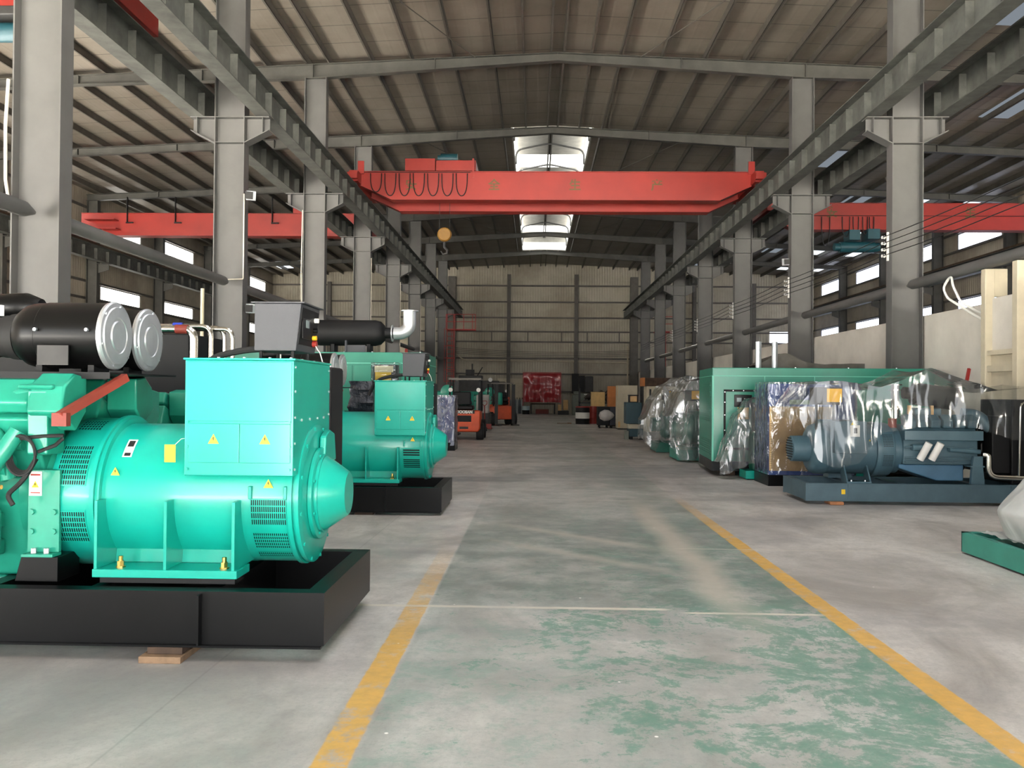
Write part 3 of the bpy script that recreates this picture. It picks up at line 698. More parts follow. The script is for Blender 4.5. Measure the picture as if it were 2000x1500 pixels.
def big_genset(label, loc, style, rz=0.):
    t = thing('generator_set', label, 'generator', loc, rz, 'turquoise generator sets of the left row')
    L, W, H = 4.9, 1.42, .3
    skid(t, L, W, H, BLACK, (-1.42, -.72, -2.1, -2.9, -3.8), (-.735, -2.35, -3.9))
    cy, cz, R = .71, .82, .455
    # alternator
    body = MB().lathe([(-1.47, R), (-.6, R), (-.59, R-.004), (-.3, R-.004), (-.3, R+.012), (-.272, R+.012), (-.272, R-.012), (-.258, R-.012), (-.258, R+.002), (-.232, R+.002), (-.222, R-.03), (-.22, R-.05), (-.215, .2)],
                       (0, cy, cz), 0, 56).build('alternator_body', TEAL, t)
    MB().lathe([(-.215, .305), (-.19, .305), (-.185, .295), (-.185, .262), (-.165, .262), (-.165, .25), (-.02, .15), (-.012, .14), (-.012, 0.0)], (0, cy, cz), 0, 40).build('end_cone', TEAL, body)
    bolts([(-.188, cy+.28*math.cos(a), cz+.275*math.sin(a)) for a in [k*PI/4+.4 for k in range(8)]], .011, .012, 0, TEAL, body)
    bolts([(-.232, cy+.425*math.cos(a), cz+.44*math.sin(a)) for a in [k*PI/6+.2 for k in range(12)]], .013, .014, 0, TEAL, body)
    MB().prism([(cy-.02, cz+.2), (cy+.3, cz+.2), (cy+.25, cz+.39), (cy+.12, cz+.42), (cy-.0, cz+.38)], 0, -.216, -.17).build('bell_boss', TEAL, body, .012)
    ring = MB().lathe([(-1.79, R-.06), (-1.79, R+.02), (-1.77, R+.035), (-1.52, R+.035), (-1.52, R+.055), (-1.495, R+.055), (-1.495, R+.035), (-1.47, R+.035), (-1.47, R)], (0, cy, cz), 0, 56).build('fan_housing', TEAL, t)
    rr = R+.035
    if style == 'mesh':
        grille(ring, cy, cz, rr, -1.745, -1.56, 10, 41, 13, 8, TEAL)
        grille(ring, cy, cz, rr, -1.745, -1.56, -34, -9, 13, 6, TEAL)
        grille(ring, cy, cz, rr, -1.73, -1.58, 58, 74, 8, 5, TEAL)
        gb = [(-.53, -.31, -20, 1, 17, 4), (-.53, -.31, -44, -27, 17, 5), (-.53, -.31, -58, -50, 17, 2)]
        for a, b, c, d, nx, na in gb: grille(body, cy, cz, R-.003, a, b, c, d, nx, na, TEAL)
    else:
        for c, d, n in ((-15, -3, 3), (-38, -20, 5)): grille(body, cy, cz, R-.003, -.55, -.32, c, d, 1, n, TEAL, .012, .006)
    for x in (-.53, -.31): MB().box(x-.01, x+.01, cy-R-.022, cy-R+.03, cz+.01, cz+.09).build('grille_clip', TEAL, body, .004)
    warn(body, -.42, cy-R+.004, cz+.105, .03); warn(body, -1.39, cy-R*.97, cz+.17, .028)
    # feet
    for sg, ya in ((-1, .15), (1, W-.15-.24)):
        f = MB().box(-1.47, -.575, ya, ya+.24, .352, .402).build('mounting_foot', TEAL, t, .004)
        MB().box(-1.44, -.6, ya+.04, ya+.2, .3125, .3515).build('spacer', BLACKM, f, smooth=False)
        yo = ya if sg < 0 else ya+.24; yi = cy+sg*.12
        for x in (-1.45, -1.02, -.6):
            p = [(yo, .403), (yo, .82), (cy+sg*.452, .82), (cy+sg*.40, .61), (cy+sg*.3, .49), (cy+sg*.2, .415), (cy+sg*.17, .403)]
            MB().prism(p if sg < 0 else p[::-1], 0, x-.009, x+.009).build('rib', TEAL, f, smooth=False)
        MB().add([(-1.44, ya+.24 if sg < 0 else ya, .403), (-.61, ya+.24 if sg < 0 else ya, .403), (-.61, cy+sg*.3, .52), (-1.44, cy+sg*.3, .52)], [(0, 1, 2, 3)]).build('gusset', TEAL, f, smooth=False)
        for x in (-1.33, -.68):
            b = MB().cyl((x, ya+.08, .402), (x, ya+.08, .41), .03, n=12).cyl((x, ya+.08, .41), (x, ya+.08, .44), .021, n=6).cyl((x, ya+.08, .44), (x, ya+.08, .47), .014, n=10)
            b.build('anchor_bolt', BRASS, f, smooth=False)
    # terminal box
    bx = MB().box(-.916, -.243, .17, 1.09, .98, 1.69).build('terminal_box', TEAL, t, .006)
    MB().box(-.926, -.233, .16, 1.1, 1.69, 1.703).build('box_lid', TEAL, bx, .004)
    for a, b in ((-.89, -.575), (-.57, -.26)):
        pn = MB().box(a, b, .163, .17, 1.06, 1.3).build('cover_panel', TEAL, bx, .003)
        warn(pn, (a+b)/2, .163, 1.205, .033)
    pn = MB().box(-.905, -.255, .164, .17, 1.315, 1.68).build('cover_panel', TEAL, bx, .003)
    bolts([(x, .163, z) for x in (-.895, -.265) for z in (1.02, 1.16, 1.31)], .009, -.006, 1, TEAL, bx)
    bolts([(-.243, y, z) for y in (.2, 1.06) for z in (1.02, 1.18, 1.34, 1.5, 1.65)], .008, .007, 0, SILVER, bx)
    bolts([(-.243, y, 1.32) for y in (.35, .55, .75, .92)], .008, .007, 0, SILVER, bx)
    bolts([(x, .2, 1.703) for x in (-.88, -.72, -.56, -.4, -.27)]+[(-.27, y, 1.703) for y in (.45, .75, 1.0)], .009, .006, 2, SILVER, bx)
    # breaker box behind it
    MB().box(-.95, -.235, 1.105, 1.5, .93, 1.68).build('breaker_box', BLACKM, t, .02)
    # control box on short legs, its face sloped towards the aisle
    k = -.0
    cbm = MB().add([(-.6, .5, 1.765), (-.325, .5, 1.765), (-.325, .98, 1.765), (-.6, .98, 1.765), (-.6, .5, 2.075), (-.292, .5, 2.075), (-.292, .98, 2.075), (-.6, .98, 2.075)],
                   [(3, 2, 1, 0), (4, 5, 6, 7), (0, 1, 5, 4), (1, 2, 6, 5), (2, 3, 7, 6), (3, 0, 4, 7)])
    cb = cbm.build('control_box', GREYBOX, t, .006)
    MB().box(-.62, -.27, .49, .99, 2.076, 2.084).build('hood', GREYBOX, cb, smooth=False)
    for x in (-.57, -.36):
        for y in (.55, .93): MB().cyl((x, y, 1.704), (x, y, 1.764), .012, n=8).build('box_leg', BLACKM, cb)
    def face(y, z): return -.325+.033*(z-1.765)/.31
    def plate(nm, y0, y1, z0, z1, mat, d=.006, par=cb):
        return MB().add([(face(0, z)+dd, y, z) for dd in (.0005, d) for z in (z0, z1) for y in (y0, y1)], [(0, 1, 3, 2), (4, 6, 7, 5), (0, 4, 5, 1), (2, 3, 7, 6), (0, 2, 6, 4), (1, 5, 7, 3)]).build(nm, mat, par, smooth=False)
    fp = plate('front_panel', .52, .95, 1.81, 2.05, BLACKM)
    MB().box(face(0, 1.93)+.004, face(0, 1.93)+.012, .56, .76, 1.85, 2.0).build('controller', BLACK, fp, .004)
    MB().box(face(0, 1.95)+.013, face(0, 1.95)+.015, .62, .7, 1.925, 1.975).build('display', paint('lcd', '7F8C8E', .3) if 'lcd' not in bpy.data.materials else bpy.data.materials['lcd'], fp, smooth=False)
    for q in range(5): MB().box(-.3, -.297, .59+.03*q, .607+.03*q, 1.868, 1.882).build('button', WHITE, fp, smooth=False)
    for y, z, mt, r in ((.85, 1.99, WHITE, .016), (.85, 1.92, BLACK, .016), (.85, 1.87, YEL, .016), (.87, 1.83, RED, .022)):
        MB().cyl((face(0, z)+.006, y, z), (face(0, z)+.035, y, z), r, n=14).build('switch', mt, fp)
    MB().tube([(-.29, .86, 1.82), (-.27, .84, 1.79), (-.26, .87, 1.77), (-.25, .9, 1.71)], .004, 6).build('seal_tag', WHITE, fp)
    MB().tube(arc([(-.6, .75, 1.79), (-.75, .75, 1.78), (-1.0, .73, 1.72), (-1.1, .71, 1.5)], .15), .022, 8).build('cable_conduit', RUBBER, t)
    # yellow paper tag, name plate
    if style == 'mesh':
        tg = MB().box(-1.062, -.992, .222, .226, 1.055, 1.165).build('yellow_tag', YEL, t, .003)
        MB().tube([(-1.0, .224, 1.16), (-.97, .26, 1.2), (-.95, .3, 1.2)], .002, 5).build('tag_string', WHITE, tg)
        a = PI-math.radians(44); u = (math.cos(a), math.sin(a))
        pl = MB().lathe([(-1.38, R+.003), (-1.32, R+.003)], (0, cy, cz), 0, 6, PI-math.radians(52), PI-math.radians(34)).build('name_plate', WHITE, body)
        MB().lathe([(-1.37, R+.0036), (-1.33, R+.0036)], (0, cy, cz), 0, 4, PI-math.radians(50.5), PI-math.radians(44)).build('name_plate_print', INK, pl)
        MB().lathe([(-1.37, R+.0036), (-1.33, R+.0036)], (0, cy, cz), 0, 4, PI-math.radians(38), PI-math.radians(35)).build('name_plate_print', INK, pl)
    # engine, flywheel housing and its mount
    fh = MB().lathe([(-2.3, .3), (-2.3, .43), (-2.12, .44), (-2.085, .44), (-2.085, .3)], (0, cy, cz), 0, 40).shift(.29).build('flywheel_housing', TEALD, t)
    for sg in (-1, 1):
        y = cy+sg*.47
        mp = MB().box(-2.2, -2.0, min(y, y+sg*.03), max(y, y+sg*.03), .49, 1.0).box(-2.2, -2.0, min(y, y+sg*.1), max(y, y+sg*.1), .47, .49).shift(.29).build('mount_plate', TEALD, t, .004)
        bolts([(x+.29, y+sg*.03, z) for x in (-2.17, -2.03) for z in (.62, .74)], .018, sg*.016, 1, TEALD, mp)
        bk = MB().prism([(-2.26, .3125), (-1.99, .3125), (-1.99, .468), (-2.22, .468)], 1, min(y-sg*.2, y+sg*.06), max(y-sg*.2, y+sg*.06)).shift(.29).build('engine_mount', BLACK, t, .006)
        bolts([(-1.85, y+sg*.06, .49), (-1.77, y+sg*.06, .49)], .016, .03, 2, SILVER, bk)
        if sg < 0:
            sn = MB().box(-2.19, -2.11, y-.035, y-.031, .84, .99).shift(.29).build('warning_plate', WHITE, mp, smooth=False)
            warn(sn, -1.86, y-.0351, .91, .022)
            MB().box(-2.18, -2.12, y-.0365, y-.0352, .965, .975).box(-2.18, -2.12, y-.0365, y-.0352, .855, .862).shift(.29).build('plate_print', REDINK, sn, smooth=False)
    v_engine(t, TEALD, -4.5, -1.83, cy)
    # castings crowding the near flank of the engine
    MB().tube(arc([(-2.3, .15, .95), (-2.32, .12, 1.15), (-2.45, .18, 1.3), (-2.5, .3, 1.42)], .15),   .055, 12).shift(.29).build('coolant_pipe', TEALD, t)
    MB().tube(arc([(-1.95, .3, 1.5), (-2.2, .2, 1.5), (-2.4, .2, 1.36), (-2.8, .2, 1.3)], .12), .05, 12).shift(.29).build('coolant_pipe', TEALD, t)
    MB().tube(arc([(-2.42, .1, .62), (-2.42, .06, .9), (-2.3, .04, 1.05), (-2.2, .1, 1.25)], .12), .05, 12).shift(.29).build('coolant_pipe', TEALD, t)
    MB().cyl((-2.75, .14, 1.03), (-2.3, .14, 1.03), .1, n=20).cyl((-2.3, .14, 1.03), (-2.27, .14, 1.03), .07, n=20).shift(.29).build('starter_motor', TEALD, t)
    MB().box(-3.3, -2.35, .06, .2, .5, .76).box(-3.3, -2.4, .05, .22, .78, .86).shift(.29).build('oil_cooler', TEALD, t, .02)
    MB().box(-2.15, -2.02, .1, .3, 1.1, 1.5).box(-2.2, -1.98, .08, .32, 1.5, 1.53).shift(.29).build('mount_bracket', TEALD, t, .03)
    # coil of harness cable
    cm = MB()
    for k in range(4):
        r = .1+.007*k
        cm.tube([(-2.16+r*.75*math.cos(a), .09-.01*k, 1.1+r*math.sin(a)) for a in [i*2*PI/20 for i in range(21)]], .009, 6)
    cm.tube(arc([(-2.08, .09, 1.08), (-2.14, .06, .95), (-2.24, .06, .86), (-2.2, .06, .8)], .05), .015, 7)
    cm.tube([(-2.07, .09, 1.12), (-1.98, .12, 1.16), (-1.95, .15, 1.2)], .012, 6).tube([(-2.2, .08, 1.2), (-2.05, .1, 1.215), (-1.93, .12, 1.22)], .012, 6)
    cm.shift(.29).build('cable_coil', RUBBER, t)
    MB().cyl((-2.42, .04, .91), (-2.29, .04, .91), .022, n=6).cyl((-2.29, .04, .91), (-2.26, .04, .91), .014, n=8).shift(.29).build('drain_cock', BRASS, t)
    # air cleaners with zinc end covers on a black shelf
    sh = MB().box(-2.2, -1.45, .3, 1.3, 1.6, 1.612).box(-2.2, -1.45, .3, .306, 1.57, 1.6).build('filter_shelf', BLACKM, t, smooth=False)
    MB().bar((-1.615, .03, 1.34), (-1.42, .45, 1.583), .05, .05).box(-1.66, -1.57, .02, .07, 1.28, 1.36).build('shelf_brace', REDD, t, smooth=False)
    for x in (-2.15, -1.92):
        for y in ((.4, 1.25) if x < -2 else (1.25,)): MB().box(x-.02, x+.02, y-.02, y+.02, 1.2, 1.599).build('shelf_post', BLACKM, sh, smooth=False)
    for y in (.53, 1.01):
        f = MB().lathe([(-2.13, .1), (-2.13, .165), (-2.08, .2), (-2.03, .213), (-1.96, .213), (-1.955, .217), (-1.55, .217)], (0, y, 1.855), 0, 40).build('air_cleaner', BLACK, t)
        MB().lathe([(-1.549, .217), (-1.549, .222), (-1.53, .225), (-1.52, .215), (-1.518, .19), (-1.51, .185), (-1.508, .12), (-1.513, .115), (-1.513, .1), (-1.505, .092), (-1.505, 0)], (0, y, 1.855), 0, 40).build('end_cover', SILVER, f)
        bolts([(-1.522, y+.2*math.cos(a), 1.855+.2*math.sin(a)) for a in [k*PI/3+.3 for k in range(6)]], .008, .01, 0, SILVER, f)
        MB().lathe([(-2.35, .125), (-2.25, .13), (-2.25, .14), (-2.2, .14), (-2.2, .15), (-2.14, .155)], (0, y, 1.845), 0, 30).build('intake_hose', RUBBER, f)
        MB().lathe([(-2.335, .132), (-2.335, .136), (-2.31, .136), (-2.31, .132)], (0, y, 1.845), 0, 30).build('hose_clamp', CHROME, f)
        MB().lathe([(-2.7, .118), (-2.351, .118)], (0, y, 1.845), 0, 24).build('intake_pipe', BLACK, f)
        MB().box(-2.0, -1.96, y-.1, y+.1, 1.613, 1.66).box(-1.66, -1.62, y-.1, y+.1, 1.613, 1.66).build('saddle', BLACKM, f, smooth=False)
        for x in (-1.93, -1.6): MB().cyl((x, y-.225, 1.88), (x, y-.245, 1.88), .011, n=8).build('clip_bolt', SILVER, f)
    MB().box(-1.92, -1.72, .302, .312, 1.655, 1.78).build('cleaner_label', DKGREY, t, smooth=False)
    # crankcase breather mass above the pipes
    MB().lathe([(-2.6, .05), (-2.5, .09), (-2.25, .1), (-2.15, .06)], (0, .75, 2.06), 0, 18).build('turbo_housing', BLACK, t)
    MB().cyl((-2.28, .5, 1.98), (-2.28, .5, 2.05), .02, n=8).build('pressure_sensor', WHITE, t)
    return t
gA = big_genset('nearest turquoise generator set on a black skid with two zinc capped air cleaners', (-1.23, 5.05, .095), 'mesh')
gB = big_genset('turquoise generator set on a black skid just behind the nearest one', (-1.19, 11.1, .045), 'slot')
# blocks under the skids
tag(MB().box(-2.3, -2.05, 4.97, 5.5, 0, .04).build('wooden_block', WOOD, bevel=.004), 'flat brown wooden block on the floor under the nearest black skid', 'block')
tag(MB().box(-2.27, -2.06, 5.02, 5.45, .041, .082).build('wooden_block', WOODD, bevel=.004), 'dark wooden block lying on the brown block under the nearest skid', 'block')
for x, y in ((-1.6, 6.2), (-4.8, 5.3), (-4.8, 6.2)):
    tag(MB().box(x-.1, x+.1, y-.1, y+.1, 0, .082).build('wooden_block', WOODD, bevel=.004), 'dark wooden block hidden under the nearest black skid', 'block', 'blocks under the nearest skid')
for x, y in ((-2.2, 11.2), (-1.9, 12.4), (-5.2, 11.2), (-5.2, 12.4)):
    tag(MB().box(x-.12, x+.12, y-.1, y+.1, 0, .032).build('wooden_block', WOODD, bevel=.003), 'thin dark block under the second black skid', 'block', 'blocks under the second skid')
# the set standing between them, mostly hidden
t = thing('generator_set', 'half hidden generator set between the two turquoise ones, with a ribbed engine flank', 'generator', (-2.45, 7.1, 0), 0)
skid(t, 4.2, 1.0, .28, BLACK, (-.6, -1.6, -2.6), ())
v_engine(t, TEALD, -3.6, -.95, .5)
MB().lathe([(-.75, .3), (-.74, .37), (-.1, .37), (-.08, .3), (-.08, 0)], (0, .5, .72), 0, 36).build('alternator_body', TEAL, t)
MB().box(-.7, -.2, .2, .8, .292, .42).build('mounting_foot', TEAL, t)
MB().box(-1.45, -.8, .02, .04, 1.0, 1.1).box(-1.45, -.8, .0, .05, .86, .96).build('coolant_rail', TEALD, t, .01)
MB().box(-1.3, -1.22, -.19, -.186, 1.17, 1.25).build('paper_label', WHITE, t, smooth=False)
MB().box(-1.36, -1.27, -.1, -.095, 1.42, 1.45).build('red_badge', REDINK, t, smooth=False)
# black radiator cabinet with bright pipes
t = thing('radiator_cabinet', 'tall black radiator cabinet with bent bright pipes behind the air cleaners', 'cabinet', (-3.45, 8.48, 0))
MB().box(-2.1, 0, 0, .9, 0, 2.16).build('cabinet_body', BLACKM, t, .01)
bolts([(-.9+.1*k, 0, z) for k in range(5) for z in (1.55, 1.05)], .014, -.012, 1, SILVER, t)
for y, xx, z, r in ((.1, .18, 2.24, .028), (.16, .38, 2.22, .024), (-.08, .08, 2.2, .04), (.2, .28, 2.235, .024)):
    MB().tube(arc([(-.5, y, z), (xx, y, z), (xx, y, .3)], .1), r, 10).build('coolant_pipe', CHROME, t)
MB().cyl((-.2, .1, 2.24), (-.11, .1, 2.24), .04, n=16).build('hose_joint', paint('hose_blue', '2C3FA8', .4), t)
MB().cyl((-.1, -.08, 2.2), (.02, -.08, 2.2), .045, n=16).build('hose_joint', REDD, t)
MB().box(-.6, .45, -.15, .3, .0, .3).build('pipe_stand', BLACKM, t, smooth=False)
# ---------------------------------------------------------------- behind the left row
def louver(m, x0, x1, y, z0, z1, n):
    for k in range(n):
        z = z0+(z1-z0)*(k+.5)/n; m.box(x0, x1, y-.012, y, z-.008, z+.008)
t = thing('canopied_generator', 'long green sound proof generator canopy behind the left row', 'generator', (-1.96, 15.0, 0))
b = MB().box(-4.2, 0, 0, 2.0, .25, 2.29).build('canopy_body', GREEN, t, .01)
MB().box(-4.15, -.05, .03, 1.97, 0, .249).build('base_frame', BLACK, t, smooth=False)
MB().box(-4.2, .002, -.008, 0, 2.09, 2.105).box(.0, .008, -.008, 2.0, 2.09, 2.105).build('trim_strip', GREENL, b, smooth=False)
for x in (-3.6, -2.42, -1.22): 
    d = MB().box(x+.01, x+1.18, -.012, -.001, .4, 2.06).build('canopy_door', GREEN, b, .004)
    MB().box(x+.06, x+.1, -.03, -.013, 1.1, 1.25).build('door_lock', BLACK, d, .003)
m = MB(); 
for k in range(8): z = .5+k*.06; m.box(.001, .012, .3, 1.7, z, z+.03)
m.build('louvre_panel', GREEN, b, smooth=False)
bolts([(x, .05, 2.291) for x in (-3.2, -2.3, -1.4, -.9, -.05)], .014, .012, 2, SILVER, b)
MB().box(-2.95, -2.82, .15, .28, 2.291, 2.35).build('roof_fitting', SILVER, b, .005)
# silencer lying on the canopy roof
t = thing('exhaust_silencer', 'matt black exhaust silencer with a silver elbow lying on the green canopy roof', 'silencer', (-2.8, 15.55, 2.292))
MB().lathe([(-1.2, .06), (-1.19, .14), (-1.12, .21), (-1.02, .235), (0, .235), (.1, .21), (.17, .14), (.18, .1), (.34, .1), (.34, 0)], (-.1, 0, .37), 0, 40).build('silencer_body', BLACKM, t)
MB().tube(arc([(.24, 0, .37), (.4, 0, .37), (.52, 0, .47), (.52, 0, .78)], .13, 8), .115, 20).lathe([(.2, .1), (.2, .15), (.22, .15), (.22, .1)], (0, 0, .37), 0, 24).lathe([(.77, .1), (.77, .16), (.785, .16), (.785, .1)], (.52, 0, 0), 2, 24).build('outlet_elbow', SILVER, t)
for x in (-.85, -.2): MB().box(x-.03, x+.03, -.15, .15, 0, .16).build('saddle', BLACKM, t, smooth=False)
tag(MB().box(-3.36, -3.33, 15.1, 15.2, 2.293, 2.5).box(-3.33, -3.0, 15.12, 15.13, 2.293, 2.42).build('metal_bracket', GREYBOX), 'pale metal bracket in clear wrap standing on the green canopy roof', 'bracket')
# plastic wrapped panel and black bundle standing between the second set and the canopy
t = thing('wrapped_generator', 'generator set with black film wrapped radiator and plastic wrapped control panel before the green canopy', 'generator', (-1.95, 13.2, 0))
skid(t, 3.2, 1.1, .3, BLACK, (-.6, -1.5), ())
MB().box(-1.5, -.2, .15, .95, .32, 1.2).build('machine_body', TEALD, t, .03)
rnd = random.Random(3)
def crumple(m, x0, x1, y0, y1, z0, z1, amp=.02, n=14):
    def P(u, v):
        a = 2*PI*u; cx, cy = (x0+x1)/2, (y0+y1)/2
        c, s = math.cos(a), math.sin(a); k = max(abs(c), abs(s)); z = z0+(z1-z0)*v
        p = Vector((cx+c/k*(x1-x0)/2, cy+s/k*(y1-y0)/2, z)); q = noise.noise(p*6)*amp+noise.noise(Vector((p.x*2, p.y*2, p.z*18)))*amp
        return p+Vector((c, s, 0))*q
    m.grid(P, n*3, n); m.add([P(i/(n*3), 1) for i in range(n*3)], [tuple(range(n*3))]); return m
crumple(MB(), -.92, -.55, 0.0, .45, 1.29, 1.76, .03).build('wrapped_radiator', paint('black_stretch_film', '33363F', .25, var=.35, scale=14, bump=.6, bscale=30), t)
MB().box(-1.1, -.3, .0, .6, 1.21, 1.288).build('support_bar', BLACKM, t, smooth=False)
cb = MB().box(-.55, -.2, .05, .4, 1.72, 2.02).build('control_box', GREYBOX, t, .01)
MB().box(-.45, -.43, .1, .14, 1.2, 1.72).box(-.32, -.3, .1, .14, 1.2, 1.72).build('panel_leg', BLACKM, t, smooth=False)
MB().box(-.52, -.27, .044, .049, 1.76, 1.9).build('yellow_notice', STICK, cb, smooth=False)
MB().box(-.53, -.24, .0445, .0485, 1.9, 2.0).build('paper_notice', paint('cream_paper', 'E2DCB8', .7), cb, smooth=False)
crumple(MB(), -.58, -.16, .015, .44, 1.68, 2.05, .012).build('plastic_cover', FILM, cb)
# film wrapped tall crate before the forklift
t = thing('wrapped_crate', 'blue crate in clear film on a black skid standing before the orange forklift', 'crate', (-2.78, 23.4, 0))
MB().box(0, .62, 0, .9, 0, .22).build('skid_base', BLACK, t, .01)
MB().box(.04, .58, .04, .86, .221, 1.46).build('crate_body', paint('lilac_panel', '5F67A6', .5, var=.15), t, .01)
MB().box(.22, .34, .028, .039, .5, 1.42).build('blue_panel', BLUECRATE, t, smooth=False)
crumple(MB(), .0, .62, 0, .9, .14, 1.52, .02, 18).build('film_wrap', film('blue_grey_film', 'A9AFC6', .42, rough=.15), t)

# ---------------------------------------------------------------- forklift seen from behind
def forklift(loc, rz, label, name=True):
    t = thing('forklift', label, 'forklift', loc, rz)
    cw = MB().prism([(-.5, .28), (.5, .28), (.56, .4), (.56, 1.0), (-.56, 1.0), (-.56, .4)], 1, 0, .55).build('counterweight', ORANGE, t, .06)
    MB().box(-.36, .37, -.012, 0, .89, .995).build('name_plate', INK, cw, smooth=False)
    if name: text('DOOSAN', 'lettering', .125, WHITE, cw, (.03, -.0125, .943), (PI/2, 0, 0), .001)
    MB().box(-.45, .26, -.006, .0, .62, .83).build('grille_shade_plate', BLACKM, cw, .01)  # black plate, shade of the grille hollow put in as colour
    MB().box(-.13, .16, -.006, .0, .38, .46).build('tow_shade_plate', DKGREY, cw, .01)  # dark plate, shade of the tow hollow put in as colour
    MB().box(-.5, .5, .56, 1.9, .3, .95).build('chassis', ORANGE, t, .04)
    MB().box(-.45, .3, .3, 1.0, 1.001, 1.16).build('engine_hood', BLACK, t, .05)
    MB().box(-.4, .2, .75, 1.2, 1.17, 1.3).box(-.4, .2, .55, .72, 1.17, 1.62).build('seat', BLACKM, t, .04)
    for x in (-.5, .5):
        MB().bar((x, .3, 1.0), (x, .5, 2.02), .06, .06).build('guard_post', BLACKM, t, smooth=False)
        MB().bar((x, 1.85, .95), (x, 1.55, 2.02), .06, .06).build('guard_post', BLACKM, t, smooth=False)
    m = MB().box(-.55, .55, .42, .48, 2.02, 2.08).box(-.55, .55, 1.56, 1.62, 2.02, 2.08)
    for k in range(9): x = -.52+k*.13; m.box(x-.015, x+.015, .481, 1.559, 2.03, 2.07)
    m.build('overhead_guard', paint('guard_grey', '6B655C', .5), t, smooth=False)
    for x in (-.42, .42):
        MB().box(x-.07, x+.07, 2.05, 2.2, .1, 2.0).build('mast_rail', DKGREY, t, smooth=False)
        MB().box(x-.06, x+.06, 2.25, 3.2, .05, .1).build('fork', DKGREY, t, smooth=False)
        MB().cyl((x*1.12, .36, 1.68), (x*1.12, .3, 1.68), .07, n=16).build('work_lamp', WHITE, t)
    for x in (-.5, .5):
        for y, r in ((.42, .29), (1.7, .33)):
            w = MB().lathe([(-.12, r*.6), (-.12, r*.93), (-.1, r), (.1, r), (.12, r*.93), (.12, r*.6)], (x*1.06, y, r), 0, 28).build('wheel', RUBBER, t)
            MB().cyl((x*1.06-.09, y, r), (x*1.06+.09, y, r), r*.6, n=18).build('hub', ORANGE, w)
    MB().tube([(-.1, 1.25, 1.0), (-.1, 1.35, 1.35)], .02).lathe([(1.33, .13), (1.36, .15), (1.39, .13)], (-.1, 1.36, 0), 2, 18).build('steering_wheel', BLACKM, t)
    MB().lathe([(1.0, .12), (1.05, .14), (1.55, .14), (1.6, .1)], (.1, 1.42, 0), 2, 18).build('gas_tank', TEALD, t)
    return t
fk = forklift((-2.35, 28.5, 0), 0, 'orange forklift seen from behind beyond the film wrapped crate')
dup(fk, (-1.95, 43.5, 0), PI+.25, 'farther orange forklift parked beyond the grey covered load in the left row')
t = thing('pallet_truck', 'small red hand pallet truck standing behind the first forklift', 'pallet truck', (-2.05, 35.6, 0))
MB().box(-.28, .28, 0, .14, .08, .3).build('pump_housing', RED, t, .02)
for x in (-.2, .2): MB().box(x-.08, x+.08, .15, 1.25, .06, .1).build('fork', RED, t, smooth=False)
MB().tube([(0, .05, .3), (0, -.25, 1.05)], .02).tube(arc([(0, -.25, 1.05), (-.1, -.27, 1.12), (-.1, -.3, 1.25), (.1, -.3, 1.25), (.1, -.27, 1.12), (0, -.25, 1.05)], .04), .014).build('handle', RED, t)
for x in (-.07, .07): MB().cyl((x-.03, .02, .08), (x+.03, .02, .08), .08).build('wheel', DKGREY, t)
t = thing('covered_load', 'load under a pale grey sheet standing between the two forklifts', 'load', (-2.6, 37.5, 0))
MB().box(0, .6, 0, .9, 0, .7).build('pallet_body', DKGREY, t, .02)
crumple(MB(), .05, .6, .05, .85, .701, 1.5, .03).build('grey_sheet', paint('grey_sheet', '9A9792', .6, bump=.3, bscale=8), t)
# green engines and dark machines farther back on the left
for i, (x, y, lab) in enumerate(((-3.6, 31.8, 'bare green engine on a dark stand seen through the forklift cab'), (-2.75, 45.5, 'bare green engine on a dark stand beyond the farther forklift'))):
    t = thing('bare_engine', lab, 'engine', (x, y, 0), 0)
    MB().box(-1.3, .6, 0, .9, 0, .5).build('stand', DKGREY, t, .02)
    en = MB().box(-1.2, .5, .1, .8, .51, 1.15).build('engine_block', TEALD, t, .06)
    for k in range(5): MB().cyl((-1.0+k*.33, .05, 1.3), (-1.0+k*.33, .5, 1.3), .14, n=16).build('cylinder_head', TEALD, en)
    MB().lathe([(-.1, .1), (-.05, .26), (.05, .26), (.1, .1)], (.35, .3, 1.62), 1, 24).cyl((-1.2, .4, 1.55), (.3, .4, 1.55), .1).build('turbo_housing', TEALD, en)
t = thing('metalworking_machine', 'tall dark grey machine with cluttered top at the far left of the nave', 'machine', (-4.6, 50.5, 0))
MB().box(0, 2.6, 0, 1.4, 0, 1.3).box(.1, 1.5, .2, 1.2, 1.3, 2.6).box(1.5, 2.5, .3, 1.1, 1.3, 2.3).build('machine_frame', DKGREY, t, .04)
MB().cyl((.9, .4, 2.6), (.9, .4, 3.3), .04).cyl((1.2, .6, 2.6), (1.5, .5, 3.1), .03).box(.5, 1.0, .5, .9, 2.61, 2.95).build('column_head', DKGREY, t)
MB().cyl((2.0, .1, 2.35), (2.0, -.05, 2.35), .12).build('work_lamp', WHITE, t)
t = thing('dark_cabinet', 'dark machine cabinet under the low girt left of the cream gate', 'machine', (-3.6, 58.5, 0))
MB().box(0, 1.6, 0, 1.2, 0, 2.35).build('cabinet_body', paint('machine_brown', '4B4641', .6), t, .04)
MB().box(.1, 1.5, -.02, 0, 1.2, 2.2).build('cabinet_door', DKGREY, t, .01)
MB().box(1.62, 1.9, .2, .9, 0, 1.3).build('side_post', ORANGE, t, .02)
